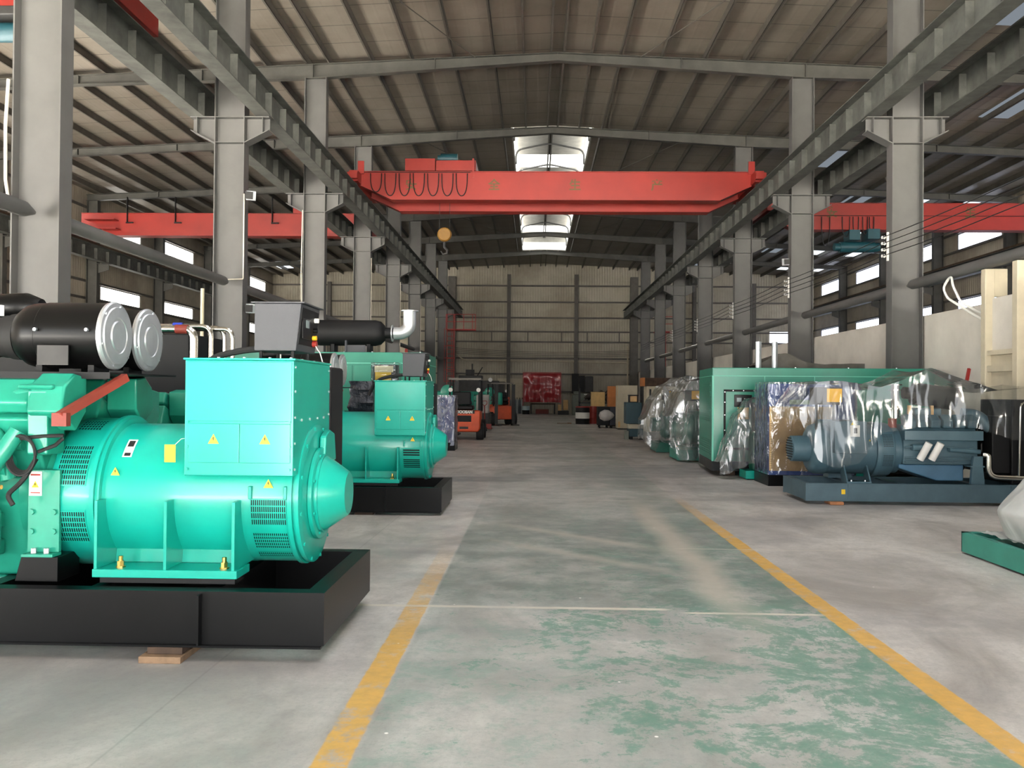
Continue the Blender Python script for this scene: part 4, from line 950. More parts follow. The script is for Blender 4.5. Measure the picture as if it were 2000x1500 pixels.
# end wall things
struct(MB().box(-2.75, -.85, YF-.2, YF-.13, .02, 2.35).box(-2.9, -.7, YF-.24, YF-.13, 2.351, 2.72).build('door_1', CREAM, bevel=.01))
cyls = [(-2.12, 0), (-1.91, 1), (-1.7, 0), (-1.5, 1), (-1.32, 0), (-1.13, 1), (-.93, 0)]
pr = None
GC2 = paint('gas_cylinder_slate', '6C757B', .45)
for i, (x, k) in enumerate(cyls):
    lab = '%s grey gas cylinder, %s from the left before the cream gate' % (('pale', 'slate')[k], ORD[i+1])
    t = thing('gas_cylinder', lab, 'gas cylinder', (x, 65.75+.3*k, 0), group='gas cylinders by the end wall')
    MB().lathe([(0, .085), (.02, .098), (.95, .098), (1.05, .08), (1.1, .04), (1.14, .035)], (0, 0, 0), 2, 20).build('cylinder_body', (GCYL, GC2)[k], t)
    MB().cyl((0, 0, 1.141), (0, 0, 1.22), .028, n=10).build('valve_cap', DKGREY, t)
t = thing('welding_curtain', 'glossy red welding curtain hung on a frame before the end wall', 'curtain', (-.86, 65.0, 0))
m = MB()
for x in (0, 2.86): m.box(x-.03, x+.03, -.03, .03, 0, 3.12).box(x-.03, x+.03, -.4, .4, 0, .05)
m.box(0, 2.86, -.025, .025, 3.12, 3.17); m.build('curtain_frame', RED, t, smooth=False)
MB().grid(lambda u, v: Vector((.04+2.78*u, -.05+.02*math.sin(u*31)*(.3+.7*v)+.09*noise.noise(Vector((u*3, v*4, 2))), 3.1-2.2*v)), 70, 24).build('curtain_sheet', CURT, t)
t = thing('work_bench', 'dark work bench half hidden below the red welding curtain', 'bench', (-.3, 65.6, 0))
MB().box(0, 1.9, 0, .7, .72, .8).build('bench_top', WOODD, t, smooth=False)
for x in (.05, 1.85):
    for y in (.05, .65): MB().box(x-.04, x+.04, y-.04, y+.04, 0, .719).build('leg', DKGREY, t, smooth=False)
MB().box(.4, 1.4, .1, .5, .0, .35).build('bench_box', REDD, t, .01)
t = thing('paint_drum', 'small black drum with a pale blue band under the curtain edge', 'drum', (-.62, 63.9, 0))
MB().lathe([(0, .27), (.3, .28), (.31, .285)], (0, 0, 0), 2, 24).build('drum_body', BLACKM, t); MB().lathe([(.311, .285), (.6, .28), (.62, .27), (.62, 0)], (0, 0, 0), 2, 24).build('band', paint('pale_blue', 'A9BCC0', .5), t)
t = thing('small_crate', 'small tan crate on end beside the machine at the curtain corner', 'crate', (1.75, 63.6, 0))
MB().box(0, .25, 0, .4, .3, .75).box(.4, .75, .0, .5, .35, 1.1).build('crate_body', CARD, t, .01); MB().box(0, .8, 0, .5, 0, .29).build('crate_stand', DKGREY, t, .01)
t = thing('power_press', 'grey green press with black upper panels standing before the end wall', 'press', (2.75, 62.5, 0))
MB().box(.0, .55, 0, .8, 0, 1.5).box(.1, .5, .1, .7, 1.5, 1.75).build('press_column', PRESSG, t, .04)
MB().box(.6, 1.5, 0, .9, 0, .95).box(.55, 1.5, -.05, .95, 1.05, 1.6).build('press_table', PRESSG, t, .03)
MB().box(.0, .5, .85, .95, 1.6, 3.05).box(.52, .95, .8, .9, 1.7, 2.9).build('black_panel', BLACKM, t, .01)
MB().box(.97, 1.55, .6, .95, 1.65, 2.85).build('press_head', DKGREY, t, .05)
MB().box(.85, 1.1, -.06, -.051, 1.48, 1.56).build('maker_plate', WHITE, t, smooth=False)
m = MB()
for k in range(3): m.tube([(1.05+(.42+.02*k)*math.cos(a), -.25-.03*k, .62+(.55+.02*k)*math.sin(a)) for a in [i*2*PI/24 for i in range(25)]], .03, 6)
m.build('hose_coil', paint('hose_grey', '8B8C84', .6), t)
# right side of the nave, far
t = thing('oil_drum', 'black drum with a white band and red lid on the right of the nave', 'drum', (2.52, 44.9, 0))
MB().lathe([(0, .36), (.28, .37), (.29, .375)], (0, 0, 0), 2, 28).lathe([(.61, .375), (.62, .37), (.86, .365)], (0, 0, 0), 2, 28).build('drum_body', BLACKM, t)
MB().lathe([(.291, .372), (.6, .372)], (0, 0, 0), 2, 28).build('white_band', WHITE, t)
MB().lathe([(.861, .375), (.92, .37), (.92, .33), (.9, .32), (.9, 0)], (0, 0, 0), 2, 28).build('drum_lid', RED, t)
t = thing('oil_drum', 'plain red drum right behind the black drum with the white band', 'drum', (3.12, 45.6, 0))
MB().lathe([(0, .3), (.3, .31), (.31, .32), (.33, .31), (.6, .31), (.61, .32), (.63, .31), (.92, .3), (.92, 0)], (0, 0, 0), 2, 28).build('drum_body', RED, t)
tag(MB().box(1.2, 1.9, 45.1, 45.16, .001, .03).box(1.75, 1.95, 45.0, 45.35, .001, .05).build('timber_offcut', WOOD), 'scrap of timber lying on the floor left of the black drum', 'timber')
t = thing('tool_cart', 'dark wheeled cart with a crumpled white bag, in front of the cream cabinet', 'cart', (2.95, 40.0, 0))
MB().box(0, .55, 0, .8, .12, .98).build('cart_body', BLACKM, t, .02); MB().box(.56, 1.02, .05, .75, .12, .98).build('cart_body', paint('navy_black', '1B1C2B', .5), t, .02)
for x in (.1, .45, .65, .95): MB().cyl((x-.03, .1, .06), (x+.03, .1, .06), .06).cyl((x-.03, .7, .06), (x+.03, .7, .06), .06).build('castor', RUBBER, t)
MB().lathe([(-.35, .02), (-.3, .16), (-.1, .27), (.1, .25), (.3, .12), (.36, .02)], (.4, -.03, .58), 0, 20).build('white_bag', paint('white_bag', 'CFC9C6', .6, bump=.6, bscale=9), t)
t = thing('plywood_crate', 'pale plywood crate standing on end behind the tool cart', 'crate', (3.1, 46.6, 0))
MB().box(0, .72, 0, .8, .9, 1.68).build('crate_body', PLY, t, .01); MB().box(.0, .75, 0, .8, 0, .899).build('crate_stand', WOODD, t, .01)
for k in range(2):
    t = tag(MB().box(3.62, 4.18, 42.2, 42.9, .9+.53*k+.002*k, 1.43+.53*k).build('carton', CARTON, bevel=.01), '%s orange brown carton of the stack beside the cream cabinet' % ('lower', 'upper')[k], 'carton', 'cartons beside the cream cabinet')
tag(MB().box(3.6, 4.2, 42.15, 42.95, 0, .898).build('wooden_box', WOODD, bevel=.01), 'dark wooden box carrying the two orange brown cartons', 'box')
t = thing('scrap_rack', 'dark rack of iron parts behind the plywood crate', 'rack', (2.6, 50.0, 0))
MB().box(0, 2.4, 0, .8, 0, .1).box(0, 2.4, 0, .8, 1.0, 1.08).build('rack_shelf', DKGREY, t, smooth=False)
for x in (.04, 2.36):
    for y in (.04, .76): MB().box(x-.04, x+.04, y-.04, y+.04, .1, 1.9).build('post', DKGREY, t, smooth=False)
rnd = random.Random(5); m = MB()
for k in range(14):
    x = rnd.uniform(.2, 2.0); z = 1.09+rnd.uniform(0, .3)
    m.cyl((x, rnd.uniform(.1, .7), z+.1), (x+rnd.uniform(.1, .4), rnd.uniform(.1, .7), z+rnd.uniform(.1, .5)), rnd.uniform(.04, .14), n=10)
m.build('iron_parts', paint('rusty_iron', '3F352E', .8, var=.4), t)
t = thing('cream_cabinet', 'tall plain cream cabinet standing beside the tool cart', 'cabinet', (3.72, 38.5, 0))
MB().box(0, .88, 0, .9, .05, 1.97).build('cabinet_body', CREAM, t, .01); MB().box(.02, .86, .02, .88, 0, .049).build('plinth', DKGREY, t, smooth=False)
MB().box(-.006, 0, .1, .3, 1.5, 1.95).build('cardboard_corner', CARD, t, smooth=False); MB().box(.03, .12, -.012, 0, .1, .35).build('cardboard_corner', CARD, t, smooth=False)
t = thing('cream_cabinet', 'cream cabinet topped by a brown crate, right of the plain cream one', 'cabinet', (4.72, 36.3, 0))
MB().box(0, 1.5, 0, .9, 0, 1.92).build('cabinet_body', CREAM, t, .01)
MB().box(.12, .2, -.012, 0, 1.2, 1.8).build('door_handle', DKGREY, t, smooth=False)
t = thing('brown_crate', 'long brown wooden crate lying on the second cream cabinet', 'crate', (4.55, 36.25, 1.922))
MB().box(.1, 1.8, 0, 1.0, 0, .36).build('crate_body', WOODD, t, .01); MB().box(0, .098, 0, 1.0, -.0, .36).build('crate_end', CARTON, t, .005)
t = thing('air_compressor', 'dark teal box machine on a low stand with a black basket on top', 'machine', (3.2, 30.0, 0))
MB().box(0, .54, 0, .8, .55, 1.3).build('machine_body', TEALBOX, t, .02)
MB().box(.1, .5, .1, .7, .38, .549).build('cream_fitting', CREAM, t, .01)
MB().box(.12, .6, .05, .85, .1, .379).build('lower_box', TEALBOX, t, .02)
for x in (.2, .55): MB().box(x-.05, x+.05, .1, .8, 0, .099).build('foot', BLACKM, t, smooth=False)
MB().box(-.02, .1, .05, .5, 0, .3).build('grey_block', PRESSG, t, smooth=False)
t = thing('black_basket', 'black basket holding a cardboard piece on top of the dark teal machine', 'basket', (3.32, 30.1, 1.302))
m = MB(); m.box(0, .3, 0, .4, 0, .02)
for a in (0, .29): m.prism([(0, .02), (.4, .02), (.42, .26), (-.02, .26)], 0, a, a+.012)
m.box(-.01, .31, -.02, 0, .22, .26).box(-.01, .31, .4, .42, .22, .26).box(.012, .288, .4, .41, .02, .22)
m.build('basket_body', BLACKM, t, smooth=False); MB().box(.03, .27, .05, .3, .021, .22).build('cardboard_piece', CARD, t, smooth=False)
# ---------------------------------------------------------------- right row
# green sound proof canopy
t = thing('canopied_generator', 'green sound proof generator canopy with black framed control door in the right row', 'generator', (3.5, 17.0, .1), math.radians(-4))
L = 4.2
b = MB().box(0, L, 0, 2.1, .19, 2.03).build('canopy_body', GREEN, t, .012)
MB().box(0, L, .0, 2.1, 0, .189).build('base_frame', BLACK, t, smooth=False)
MB().box(-.006, L, -.008, -.001, 1.86, 1.875).box(-.008, -.001, -.008, 2.1, 1.86, 1.875).box(1.0, 1.012, -.007, -.001, .25, 1.86).box(1.95, 1.962, -.007, -.001, .25, 1.86).box(-.006, .03, -.007, -.001, .19, 1.86).build('trim_strip', GREENL, b, smooth=False)
fr = MB(); x0, x1, z0, z1 = .22, .9, .42, 1.6
for q in ((x0, x1, z1-.04, z1), (x0, x1, z0, z0+.04), (x0, x0+.04, z0+.04, z1-.04), (x1-.04, x1, z0+.04, z1-.04)): fr.box(q[0], q[1], -.022, -.001, q[2], q[3])
d = fr.build('door_gasket', BLACKM, b, smooth=False)
MB().box(x0+.041, x1-.041, -.012, -.001, z0+.041, z1-.041).build('control_door', GREEN, d, .003)
w = MB().box(.42, .76, -.03, -.0125, 1.26, 1.5).build('control_window', BLACK, d, .02)
MB().box(.47, .56, -.033, -.0305, 1.36, 1.44).build('display', bpy.data.materials['lcd'], w, smooth=False)
for q in range(3): MB().cyl((.62+.04*q, -.03, 1.42-.05*(q % 2)), (.62+.04*q, -.045, 1.42-.05*(q % 2)), .012, n=10).build('switch', WHITE, w)
MB().box(.49, .7, -.02, -.0125, 1.02, 1.25).build('yellow_notice', YEL, d, .002)
bolts([(x0+.02, -.022, z) for z in (.5, .8, 1.1, 1.35, 1.55)]+[(x, -.022, z1-.02) for x in (.4, .6, .8)], .012, -.008, 1, SILVER, d)
for z0 in (.3, .95, 1.45):
    m = MB()
    for k in range(7): m.box(-.012, -.001, .25, 1.85, z0+k*.045, z0+k*.045+.022)
    m.build('louvre_panel', GREEN, b, smooth=False)
bolts([(x, .03, 2.031) for x in (.7, 1.6, 2.6, 3.5)], .014, .012, 2, SILVER, b)
for x in (.4, 3.6): tag(MB().box(3.5+x-.1, 3.5+x+.1, 17.2, 18.6, 0, .098).build('wooden_block', WOODD, smooth=False), 'dark timber bearer under the green canopy of the right row', 'block', 'bearers under the right green canopy')
# tarpaulin covered machine with two bright stacks behind the canopy
t = thing('covered_machine', 'machine under a dark tarpaulin with two bright exhaust stacks behind the green canopy', 'machine', (4.9, 19.3, 0))
MB().box(.2, 2.3, .1, .8, 0, 2.1).build('machine_body', DKGREY, t, .03)
def tz(u): return 2.2+.3*math.exp(-((u-.25)/.2)**2)+.12*u
MB().grid(lambda u, v: Vector((.05+2.4*u, 0.02+.84*min(1, max(0, (v-.25)*2))+.03*noise.noise(Vector((u*9, v*7, 1))), (tz(u) if .25 <= v <= .75 else tz(u)-(.9*(abs(v-.5)-.25)*4))+.03*noise.noise(Vector((u*8, v*6, 5))))), 40, 20).build('tarpaulin', TARP, t)
for x in (.06, .42): MB().cyl((x, -.12, 0), (x, -.12, 2.78), .065, n=18).build('exhaust_stack', SILVER, t)

def right_genset(name, label, loc, mat, matb, L=3.9, W=1.15, detail=True, rz=0.):
    """unit-built set: alternator end towards the aisle (x=0), engine and radiator behind it; origin at the skid's aisle-side corner"""
    t = thing(name, label, 'generator', loc, rz); H = .235
    for y, s in ((0, 1), (W, -1)):
        a, b = sorted((y, y+s*.012)); c, d = sorted((y-s*.01, y+s*.08))
        MB().box(0, L, a, b, 0, H).box(0, L, c, d, H, H+.012).box(0, L, c, d, -.012, 0).build('side_rail', matb, t, smooth=False)
    for x in (0, L-.012): MB().box(x, x+.012, .0125, W-.0125, 0, H).box(x, x+.08, .081, W-.081, H, H+.012).build('end_rail', matb, t, smooth=False)
    for x in (.75, 1.5, 2.6): MB().box(x-.05, x+.05, .013, W-.013, H-.02, H).build('cross_member', matb, t, smooth=False)
    for x in (.62, 2.98): MB().box(x-.006, x+.006, -.012, -.0005, .002, H-.002).build('stiffener', matb, t, smooth=False)
    MB().box(.52, .575, -.005, -.0008, .09, .16).build('yellow_sticker', STICK, t, smooth=False)
    cy, cz = .58, .72
    bd = MB().lathe([(-.07, 0), (-.07, .16), (-.05, .195), (.2, .2), (.2, .3), (.24, .36), (.3, .385), (.42, .39), (.43, .375), (1.12, .375), (1.12, .41), (1.16, .425), (1.18, .425), (1.18, .412), (1.36, .412), (1.385, .4), (1.39, .3)], (0, cy, cz), 0, 48).build('alternator_body', mat, t)
    m = MB()
    for k in range(9):
        z = -.16+.04*k; w = math.sqrt(max(.001, .185**2-z*z)); m.box(-.076, -.0705, cy-w, cy+w, cz+z-.008, cz+z+.008)
    m.build('end_louvre', BLACKM, bd, smooth=False)
    if detail:
        for a0, a1 in ((8, 36), (-34, -8)): grille(bd, cy, cz, .412, 1.2, 1.35, a0, a1, 8, 8, mat, .008, .005)
    bx = MB().box(.46, .93, .1, .95, .68, 1.16).build('terminal_box', mat, t, .012)
    pl = MB().box(.68, .82, .092, .099, .93, 1.1).build('rating_sheet', WHITE, bx, smooth=False)
    MB().box(.73, .78, .089, .0915, .98, 1.06).build('sheet_print', INK, pl, smooth=False)
    warn(bx, .72, .1, 1.13, .028); warn(bd, 1.02, .235, .86, .026)
    ft = MB().box(.62, .98, .05, .3, H+.013, H+.035).prism([(.06, H+.036), (.3, H+.036), (.33, .42), (.22, .5)], 0, .62, .64).prism([(.06, H+.036), (.3, H+.036), (.33, .42), (.22, .5)], 0, .96, .98).box(.62, .98, .86, 1.1, H+.013, .5).build('mounting_foot', mat, t, smooth=False)
    bolts([(.7, .1, H+.035), (.9, .1, H+.035)], .014, .02, 2, SILVER, ft)
    cb = MB().prism([(1.19, .2), (1.5, .2), (1.5, .5), (1.42, .55), (1.19, .55)], 0, .3, .58) if False else MB().box(.22, .58, .2, .55, 1.4, 1.66)
    cb = cb.build('control_box', paint('panel_brown', '4A4443', .5) if 'panel_brown' not in bpy.data.materials else bpy.data.materials['panel_brown'], t, .012)
    for x in (.27, .53): MB().box(x-.015, x+.015, .36, .39, 1.161 if x > .46 else .9, 1.399).build('box_leg', BLACKM, cb, smooth=False)
    MB().box(.37, .59, .19, .199, 1.44, 1.64).build('yellow_notice', YEL, cb, smooth=False)
    # engine
    fw = MB().lathe([(1.391, .25), (1.391, .36), (1.5, .36), (1.5, .25)], (0, cy, cz), 0, 36).build('flywheel_housing', mat, t)
    MB().prism([(.2, .52), (.2, .95), (.3, 1.1), (.86, 1.1), (.96, .95), (.96, .52)], 0, 1.5, 2.6).build('engine_block', mat, t, .02)
    MB().prism([(1.46, .52), (1.46, .46), (2.02, H+.04), (2.42, H+.04), (2.42, .52)], 1, .26, .9).build('oil_pan', paint('pan_blue', '4A7390', .45) if mat is BLUE and 'pan_blue' not in bpy.data.materials else (bpy.data.materials['pan_blue'] if mat is BLUE else mat), t, .02)
    MB().box(1.48, 2.63, .1, .2, .89, 1.03).build('push_rod_cover', mat, t, .006)
    for k in range(6):
        x = 1.52+k*.18
        MB().prism([(.14, 1.06), (.34, 1.1), (.4, 1.24), (.26, 1.27), (.12, 1.18)], 0, x, x+.15).build('rocker_cover', mat, t, .025)
    for x in (1.78, 1.95):
        MB().cyl((x-.07, .12, .6), (x+.03, .04, .85), .053, n=20).build('oil_filter', WHITE, t)
    m = MB()
    for k, z in enumerate((.56, .6, .64, .78)): m.tube([(1.5+.1*i, .15+.015*math.sin(i*2+k), z+.012*math.sin(i*1.3+k*2)) for i in range(11)], .013, 6)
    m.build('fuel_pipe', DKGREY if mat is not BLUE else BLUED, t)
    MB().cyl((2.15, .15, .75), (2.6, .15, .72), .035, n=14).build('coolant_rail', mat, t)
    MB().cyl((1.6, .14, .78), (2.0, .16, .78), .05, n=14).build('starter_motor', mat, t)
    sd = MB().prism([(2.43, H+.013), (2.63, H+.013), (2.6, .52), (2.6, .66), (2.47, .66), (2.45, .52)], 1, .06, .12).box(2.42, 2.62, .05, .25, .5, .52).build('engine_stand', mat, t, smooth=False)
    ex = MB().cyl((1.46, .4, 1.2), (1.46, .4, 1.7), .06, n=20)
    for z in (1.34, 1.62, 1.7): ex.cyl((1.46, .4, z), (1.46, .4, z+.018), .095, n=20)
    ex.build('exhaust_bellows', CHROME, t)
    MB().cyl((1.42, .4, 1.06), (1.42, .4, 1.2), .062, n=16).build('copper_sleeve', REDD, t)
    MB().cyl((1.75, .45, 1.58), (2.35, .45, 1.5), .17, n=26).cyl((1.6, .45, 1.59), (1.75, .45, 1.58), .09).build('air_cleaner', BLACKM, t)
    for x in (1.62, 1.95): MB().box(x-.02, x+.02, .25, .3, 1.24, 1.4).build('wooden_spacer', CARD, t, smooth=False)
    MB().box(1.7, 2.1, .26, .6, 1.24, 1.36).build('intake_manifold', mat, t, .03)
    MB().tube(arc([(2.45, .4, 1.28), (2.7, .35, 1.26), (2.82, .3, 1.05), (3.0, .3, 1.04)], .15), .085, 16).build('charge_pipe', mat, t)
    MB().cyl((2.96, .3, 1.04), (3.14, .3, 1.045), .095, n=20).build('red_hose', RED, t)
    MB().tube(arc([(2.63, .1, .68), (2.68, .06, .68), (2.68, .06, .36), (3.4, .06, .34)], .2, 8), .04, 14).build('drain_pipe', CHROME, t)
    MB().tube(arc([(3.12, .06, .36), (3.14, .06, 1.45), (3.4, .1, 1.5)], .08), .014, 8).build('breather_pipe', CHROME, t)
    rd = MB().box(3.05, 3.44, .12, 1.03, H+.013, 1.5).box(2.78, 3.05, .15, 1.0, .4, 1.25).build('radiator', BLACKM, t, .02)
    m = MB()
    for k in range(6):
        a = k*PI/3; M_ = Matrix.Rotation(a, 4, 'X') @ Matrix.Rotation(.5, 4, 'Z')
        m.obox(Vector((2.72, .58, .78))+Matrix.Rotation(a, 4, 'X').to_3x3() @ Vector((0, .25, 0)), (.012, .34, .12), M_)
    m.build('cooling_fan', DKGREY, t, smooth=False)
    return t
H_ = right_genset('generator_set', 'blue generator set on a blue skid under clear plastic, before the cream partition', (4.0, 12.75, .062), BLUE, BLUED, 3.47)
t = thing('brick', 'broken orange brown brick under the front edge of the blue skid', 'brick', (4.33, 12.66, 0))
MB().box(0, .2, 0, .28, 0, .046).build('brick_body', BRICK, t, .012)
for x, y in ((4.2, 13.5), (7.0, 12.85), (7.0, 13.6)): tag(MB().box(x, x+.3, y, y+.2, 0, .048).build('wooden_block', WOODD, smooth=False), 'dark block hidden below the blue skid', 'block', 'blocks below the blue skid')
e2 = right_genset('generator_set', 'dark green generator set under clear plastic next to the green canopy of the right row', (3.4, 20.5, .04), DGREEN, GREEND, detail=False)
e1 = right_genset('generator_set', 'dark green generator set under clear plastic, farthest of the right row', (3.3, 23.3, .04), DGREEN, DGREEN, detail=False)
for n, y in (('nearer', 20.5), ('farther', 23.3)):
    for x in (3.7, 6.4): tag(MB().box(x, x+.2, y+.05, y+1.1, 0, .026).build('wooden_block', WOODD, smooth=False), 'flat dark bearer under the %s dark green generator set' % n, 'block', 'bearers under the %s dark green set' % n)

def drape(name, label, st, y0, y1, mat, seed=0, nu=90, nv=60, amp=.05, taut=False):
    """plastic sheet laid over a machine. st: list of (x, front hem z, ridge z, back hem z, front bulge)"""
    def at(x):
        for a, b in zip(st, st[1:]):
            if x <= b[0]:
                u = (x-a[0])/(b[0]-a[0]); u = u if taut else u*u*(3-2*u); return [p+(q-p)*u for p, q in zip(a[1:], b[1:])]
        return st[-1][1:]
    xa, xb = st[0][0], st[-1][0]
    def P(u, v):
        x = xa+(xb-xa)*u; fz, rz, bz, bulge = at(x)
        n = noise.noise(Vector((x*3.1, v*4, seed))); n2 = noise.noise(Vector((x*9, v*6, seed+7)))
        fold = math.sin(x*17+4*noise.noise(Vector((x*2, 0, seed+3))))*(.25 if taut else 1)
        if v < .45:
            s = v/.45; z = fz+(rz-fz)*s**.8; y = y0-bulge*(1-s)**1.5+(.04*fold)*(1-s)
            z += .06*noise.noise(Vector((x*4, 9, seed)))*(1-s)
        elif v < .6:
            s = (v-.45)/.15; z = rz-.04*math.sin(PI*s); y = y0+(y1-y0)*s
        else:
            s = (v-.6)/.4; z = rz+(bz-rz)*s; y = y1+.04*s*fold
        return Vector((x, y+amp*n*.8+amp*.3*n2, z+amp*n*.7+amp*.35*n2))
    o = MB().grid(P, nu, nv).build(name, mat)
    return tag(o, label, 'plastic sheet')
drape('plastic_sheet', 'clear plastic sheet draped over the blue generator set', [(3.88, 1.25, 1.45, 1.3, .02), (4.15, .62, 1.8, 1.2, .06), (4.5, .55, 1.82, 1.2, .05), (4.75, .62, 1.79, 1.2, .02), (5.05, 1.02, 1.72, 1.2, 0), (5.4, 1.12, 1.84, 1.2, 0), (5.77, 1.16, 2.02, 1.2, 0), (6.3, 1.18, 1.84, 1.2, 0), (6.75, 1.05, 1.7, 1.1, 0), (7.1, .95, 1.74, 1.0, 0), (7.5, .9, 1.8, 1.0, 0)], 12.68, 13.98, FILM, 3, 110, 60, .022, True)
drape('plastic_sheet', 'clear plastic sheet over the dark green set beside the right green canopy', [(3.2, .35, 1.1, .4, .1), (3.5, .0+.04, 1.7, .3, .2), (3.75, .05, 1.95, .3, .2), (4.2, .5, 2.0, .3, .1), (5.2, .8, 1.95, .5, 0), (7.0, .8, 1.8, .5, 0)], 20.42, 21.75, FILMG, 11, 70, 50, .07)
drape('plastic_sheet', 'clear plastic sheet over the farthest dark green set of the right row', [(2.95, .3, .9, .3, .12), (3.25, .12, 1.5, .3, .2), (3.5, .5, 1.85, .3, .1), (4.1, .75, 2.1, .3, .05), (5.0, .8, 2.05, .5, 0), (7.0, .8, 1.9, .5, 0)], 23.2, 24.55, FILMG, 23, 70, 50, .07)
t = thing('black_air_duct', 'black pipework lying on the plastic covered dark green set behind the canopy', 'pipework', (4.7, 20.6, 0)) if False else None
# narrow covered set between canopy and blue crate
t = thing('generator_set', 'small bright green skid set mostly hidden behind the blue wrapped crate', 'generator', (3.98, 16.25, 0))
MB().box(0, 2.2, 0, .5, .02, .17).build('skid_frame', TEAL, t, .006); MB().box(.05, 2.15, .05, .45, 0, .019).build('skid_foot', BLACKM, t, smooth=False)
MB().box(.15, 1.6, .08, .42, .171, .9).build('machine_body', DGREEN, t, .04); MB().box(.2, .5, .1, .4, .901, 1.45).build('control_box', GREYBOX, t, .02)
drape('plastic_sheet', 'milky plastic sheet hanging over the small bright green set beside the blue crate', [(3.5, .1, .35, .3, .0), (3.66, .12, .8, .3, .02), (3.85, .22, 1.25, .3, .02), (4.1, .3, 1.55, .3, .0), (4.6, .35, 1.58, .3, 0), (5.5, .4, 1.5, .4, 0)], 16.26, 16.74, FILMG, 31, 60, 40, .035)
# blue film wrapped crate with cardboard face
t = thing('wrapped_crate', 'blue film wrapped crate with a cardboard face on a black pallet behind the blue set', 'crate', (4.13, 15.2, 0))
MB().box(-.02, 1.55, 0, .95, 0, .19).build('pallet_base', BLACK, t, .01)
MB().box(0, 1.5, .01, .92, .191, 1.8).build('crate_body', BLUECRATE, t, .02)
MB().box(.0, 1.1, -.012, .008, .27, 1.4).build('cardboard_face', CARD, t, .004)
m = MB()
for k in range(28): m.box(.005, .05, -.02, -.0125, .29+k*.039, .31+k*.039)
m.build('bubble_edge', paint('foam_edge', 'E2C58F', .7), t, smooth=False)
MB().box(.35, .75, -.004, .009, 1.44, 1.52).build('green_label', paint('pale_green_label', '9CB8A0', .6), t, smooth=False)
crumple(MB(), -.03, 1.53, -.03, .94, .2, 1.83, .012, 20).build('film_wrap', film('clear_stretch_film', 'B9C6E0', .05, rough=.1, bscale=5), t)
# nearest right set under milky plastic
t = thing('generator_set', 'green skid at the right edge carrying a machine bagged in milky plastic', 'generator', (4.38, 6.6, .0))
bs = MB().box(0, .012, 0, 2.32, .02, .21).box(0, .06, 0, 2.32, .21, .222).box(.0, 3.0, 2.308, 2.32, .02, .21).box(.0, 3.0, 0, .012, .02, .21).box(0, 3.0, 2.26, 2.32, .21, .222).build('skid_frame', GREEND, t, smooth=False)
MB().box(.1, .4, .05, 2.25, 0, .019).box(2.5, 2.8, .05, 2.25, 0, .019).build('skid_foot', BLACKM, t, smooth=False)
MB().box(.061, 2.99, .02, 2.25, .15, .165).build('skid_floor', GREEND, t, smooth=False)
MB().lathe([(.35, 0), (.35, .2), (.5, .4), (1.6, .42), (1.6, 0)], (0, 1.2, .72), 0, 32).box(.95, 1.5, .85, 1.5, 1.0, 1.2).box(1.601, 2.3, .8, 1.6, .2, .85).build('machine_body', DGREEN, t, .02)
def bag(u, v):
    a = 2*PI*u; c, s = math.cos(a), math.sin(a); k = (abs(c)**5+abs(s)**5)**(-1/5)
    r = 1.0-max(0, v-.17)*.8 if v > .17 else .93+.07*math.sin(v/.17*PI/2)
    if v > .98: r *= .2
    z = .24+1.36*v**.9
    p = Vector((1.38+1.3*k*c*r, 1.17+1.06*k*s*r, z)); n = noise.noise(p*1.6)*.09+noise.noise(p*4)*.03+.018*math.sin(a*9+3*noise.noise(p*1.5))*(1-v)
    return p+Vector((c, s, .25))*n
MB().grid(bag, 120, 44).build('plastic_bag', FILMW, t)
MB().grid(lambda u, v: Vector((.1+.35*v+.05*noise.noise(Vector((u*6, v*4, 1))), .2+2.0*u, .235+.05*abs(noise.noise(Vector((u*9, v*5, 4)))))), 40, 10).build('plastic_hem', FILMW, t)
# small fixtures
tag(MB().bar((8.045, 16.2, 1.86), (8.045, 16.1, 2.12), .05, .06, (1, 0, 0)).build('red_tag', REDINK, smooth=False), 'narrow red tag hanging tilted on the cream partition', 'tag')
def flood(x, y, z, lab, s=1):
    t = thing('floodlight', lab, 'lamp', (x, y, z))
    MB().obox((0, 0, 0), (.2, .1, .2), Matrix.Rotation(.4*s, 4, 'Z') @ Matrix.Rotation(.4, 4, 'X')).build('lamp_housing', SILVER, t, .01)
    MB().obox((-.02*s, -.065, -.01), (.16, .01, .16), Matrix.Rotation(.4*s, 4, 'Z') @ Matrix.Rotation(.4, 4, 'X')).build('lamp_glass', DKGREY, t)
    MB().bar((0, .05, 0), (-.1*s, .1, .1), .03, .03).build('lamp_arm', BLACKM, t, smooth=False)
flood(CLX+.48, 17.95, 5.72, 'floodlight fixed high on the second column of the left row', 1)
flood(CRX-.48, 24.95, 5.45, 'floodlight fixed high on the second column of the right row'.replace('second', 'third'), -1)
flood(CLX+.45, 18.1, 3.35, 'small lamp under the tie tube at the second column of the left row', 1)
def conduit(name, pts, r, mat, lab):
    return tag(MB().tube(pts, r, 8).build(name, mat), lab, 'pipe')
WPIPE = paint('white_conduit', 'CFC8BA', .5)
conduit('cable_conduit', arc([(CLX+.34, 17.93, 5.75), (CLX+.34, 17.93, 3.95), (CLX-.1, 17.93, 3.93)], .03), .014, WPIPE, 'thin white conduit down the second column of the left row')
conduit('cable_conduit', [(CLX-.34, 10.9, 5.6), (CLX-.37, 10.9, 5.0), (CLX-.36, 10.9, 4.3), (CLX-.3, 10.9, 3.95)], .022, WPIPE, 'white conduit down the left side of the first column of the left row')
conduit('cable_conduit', [(CLX-.34, 24.95, 6.9), (CLX-.36, 24.95, 5.0), (CLX-.33, 24.95, 3.4)], .016, WPIPE, 'white cable hanging beside the third column of the left row')
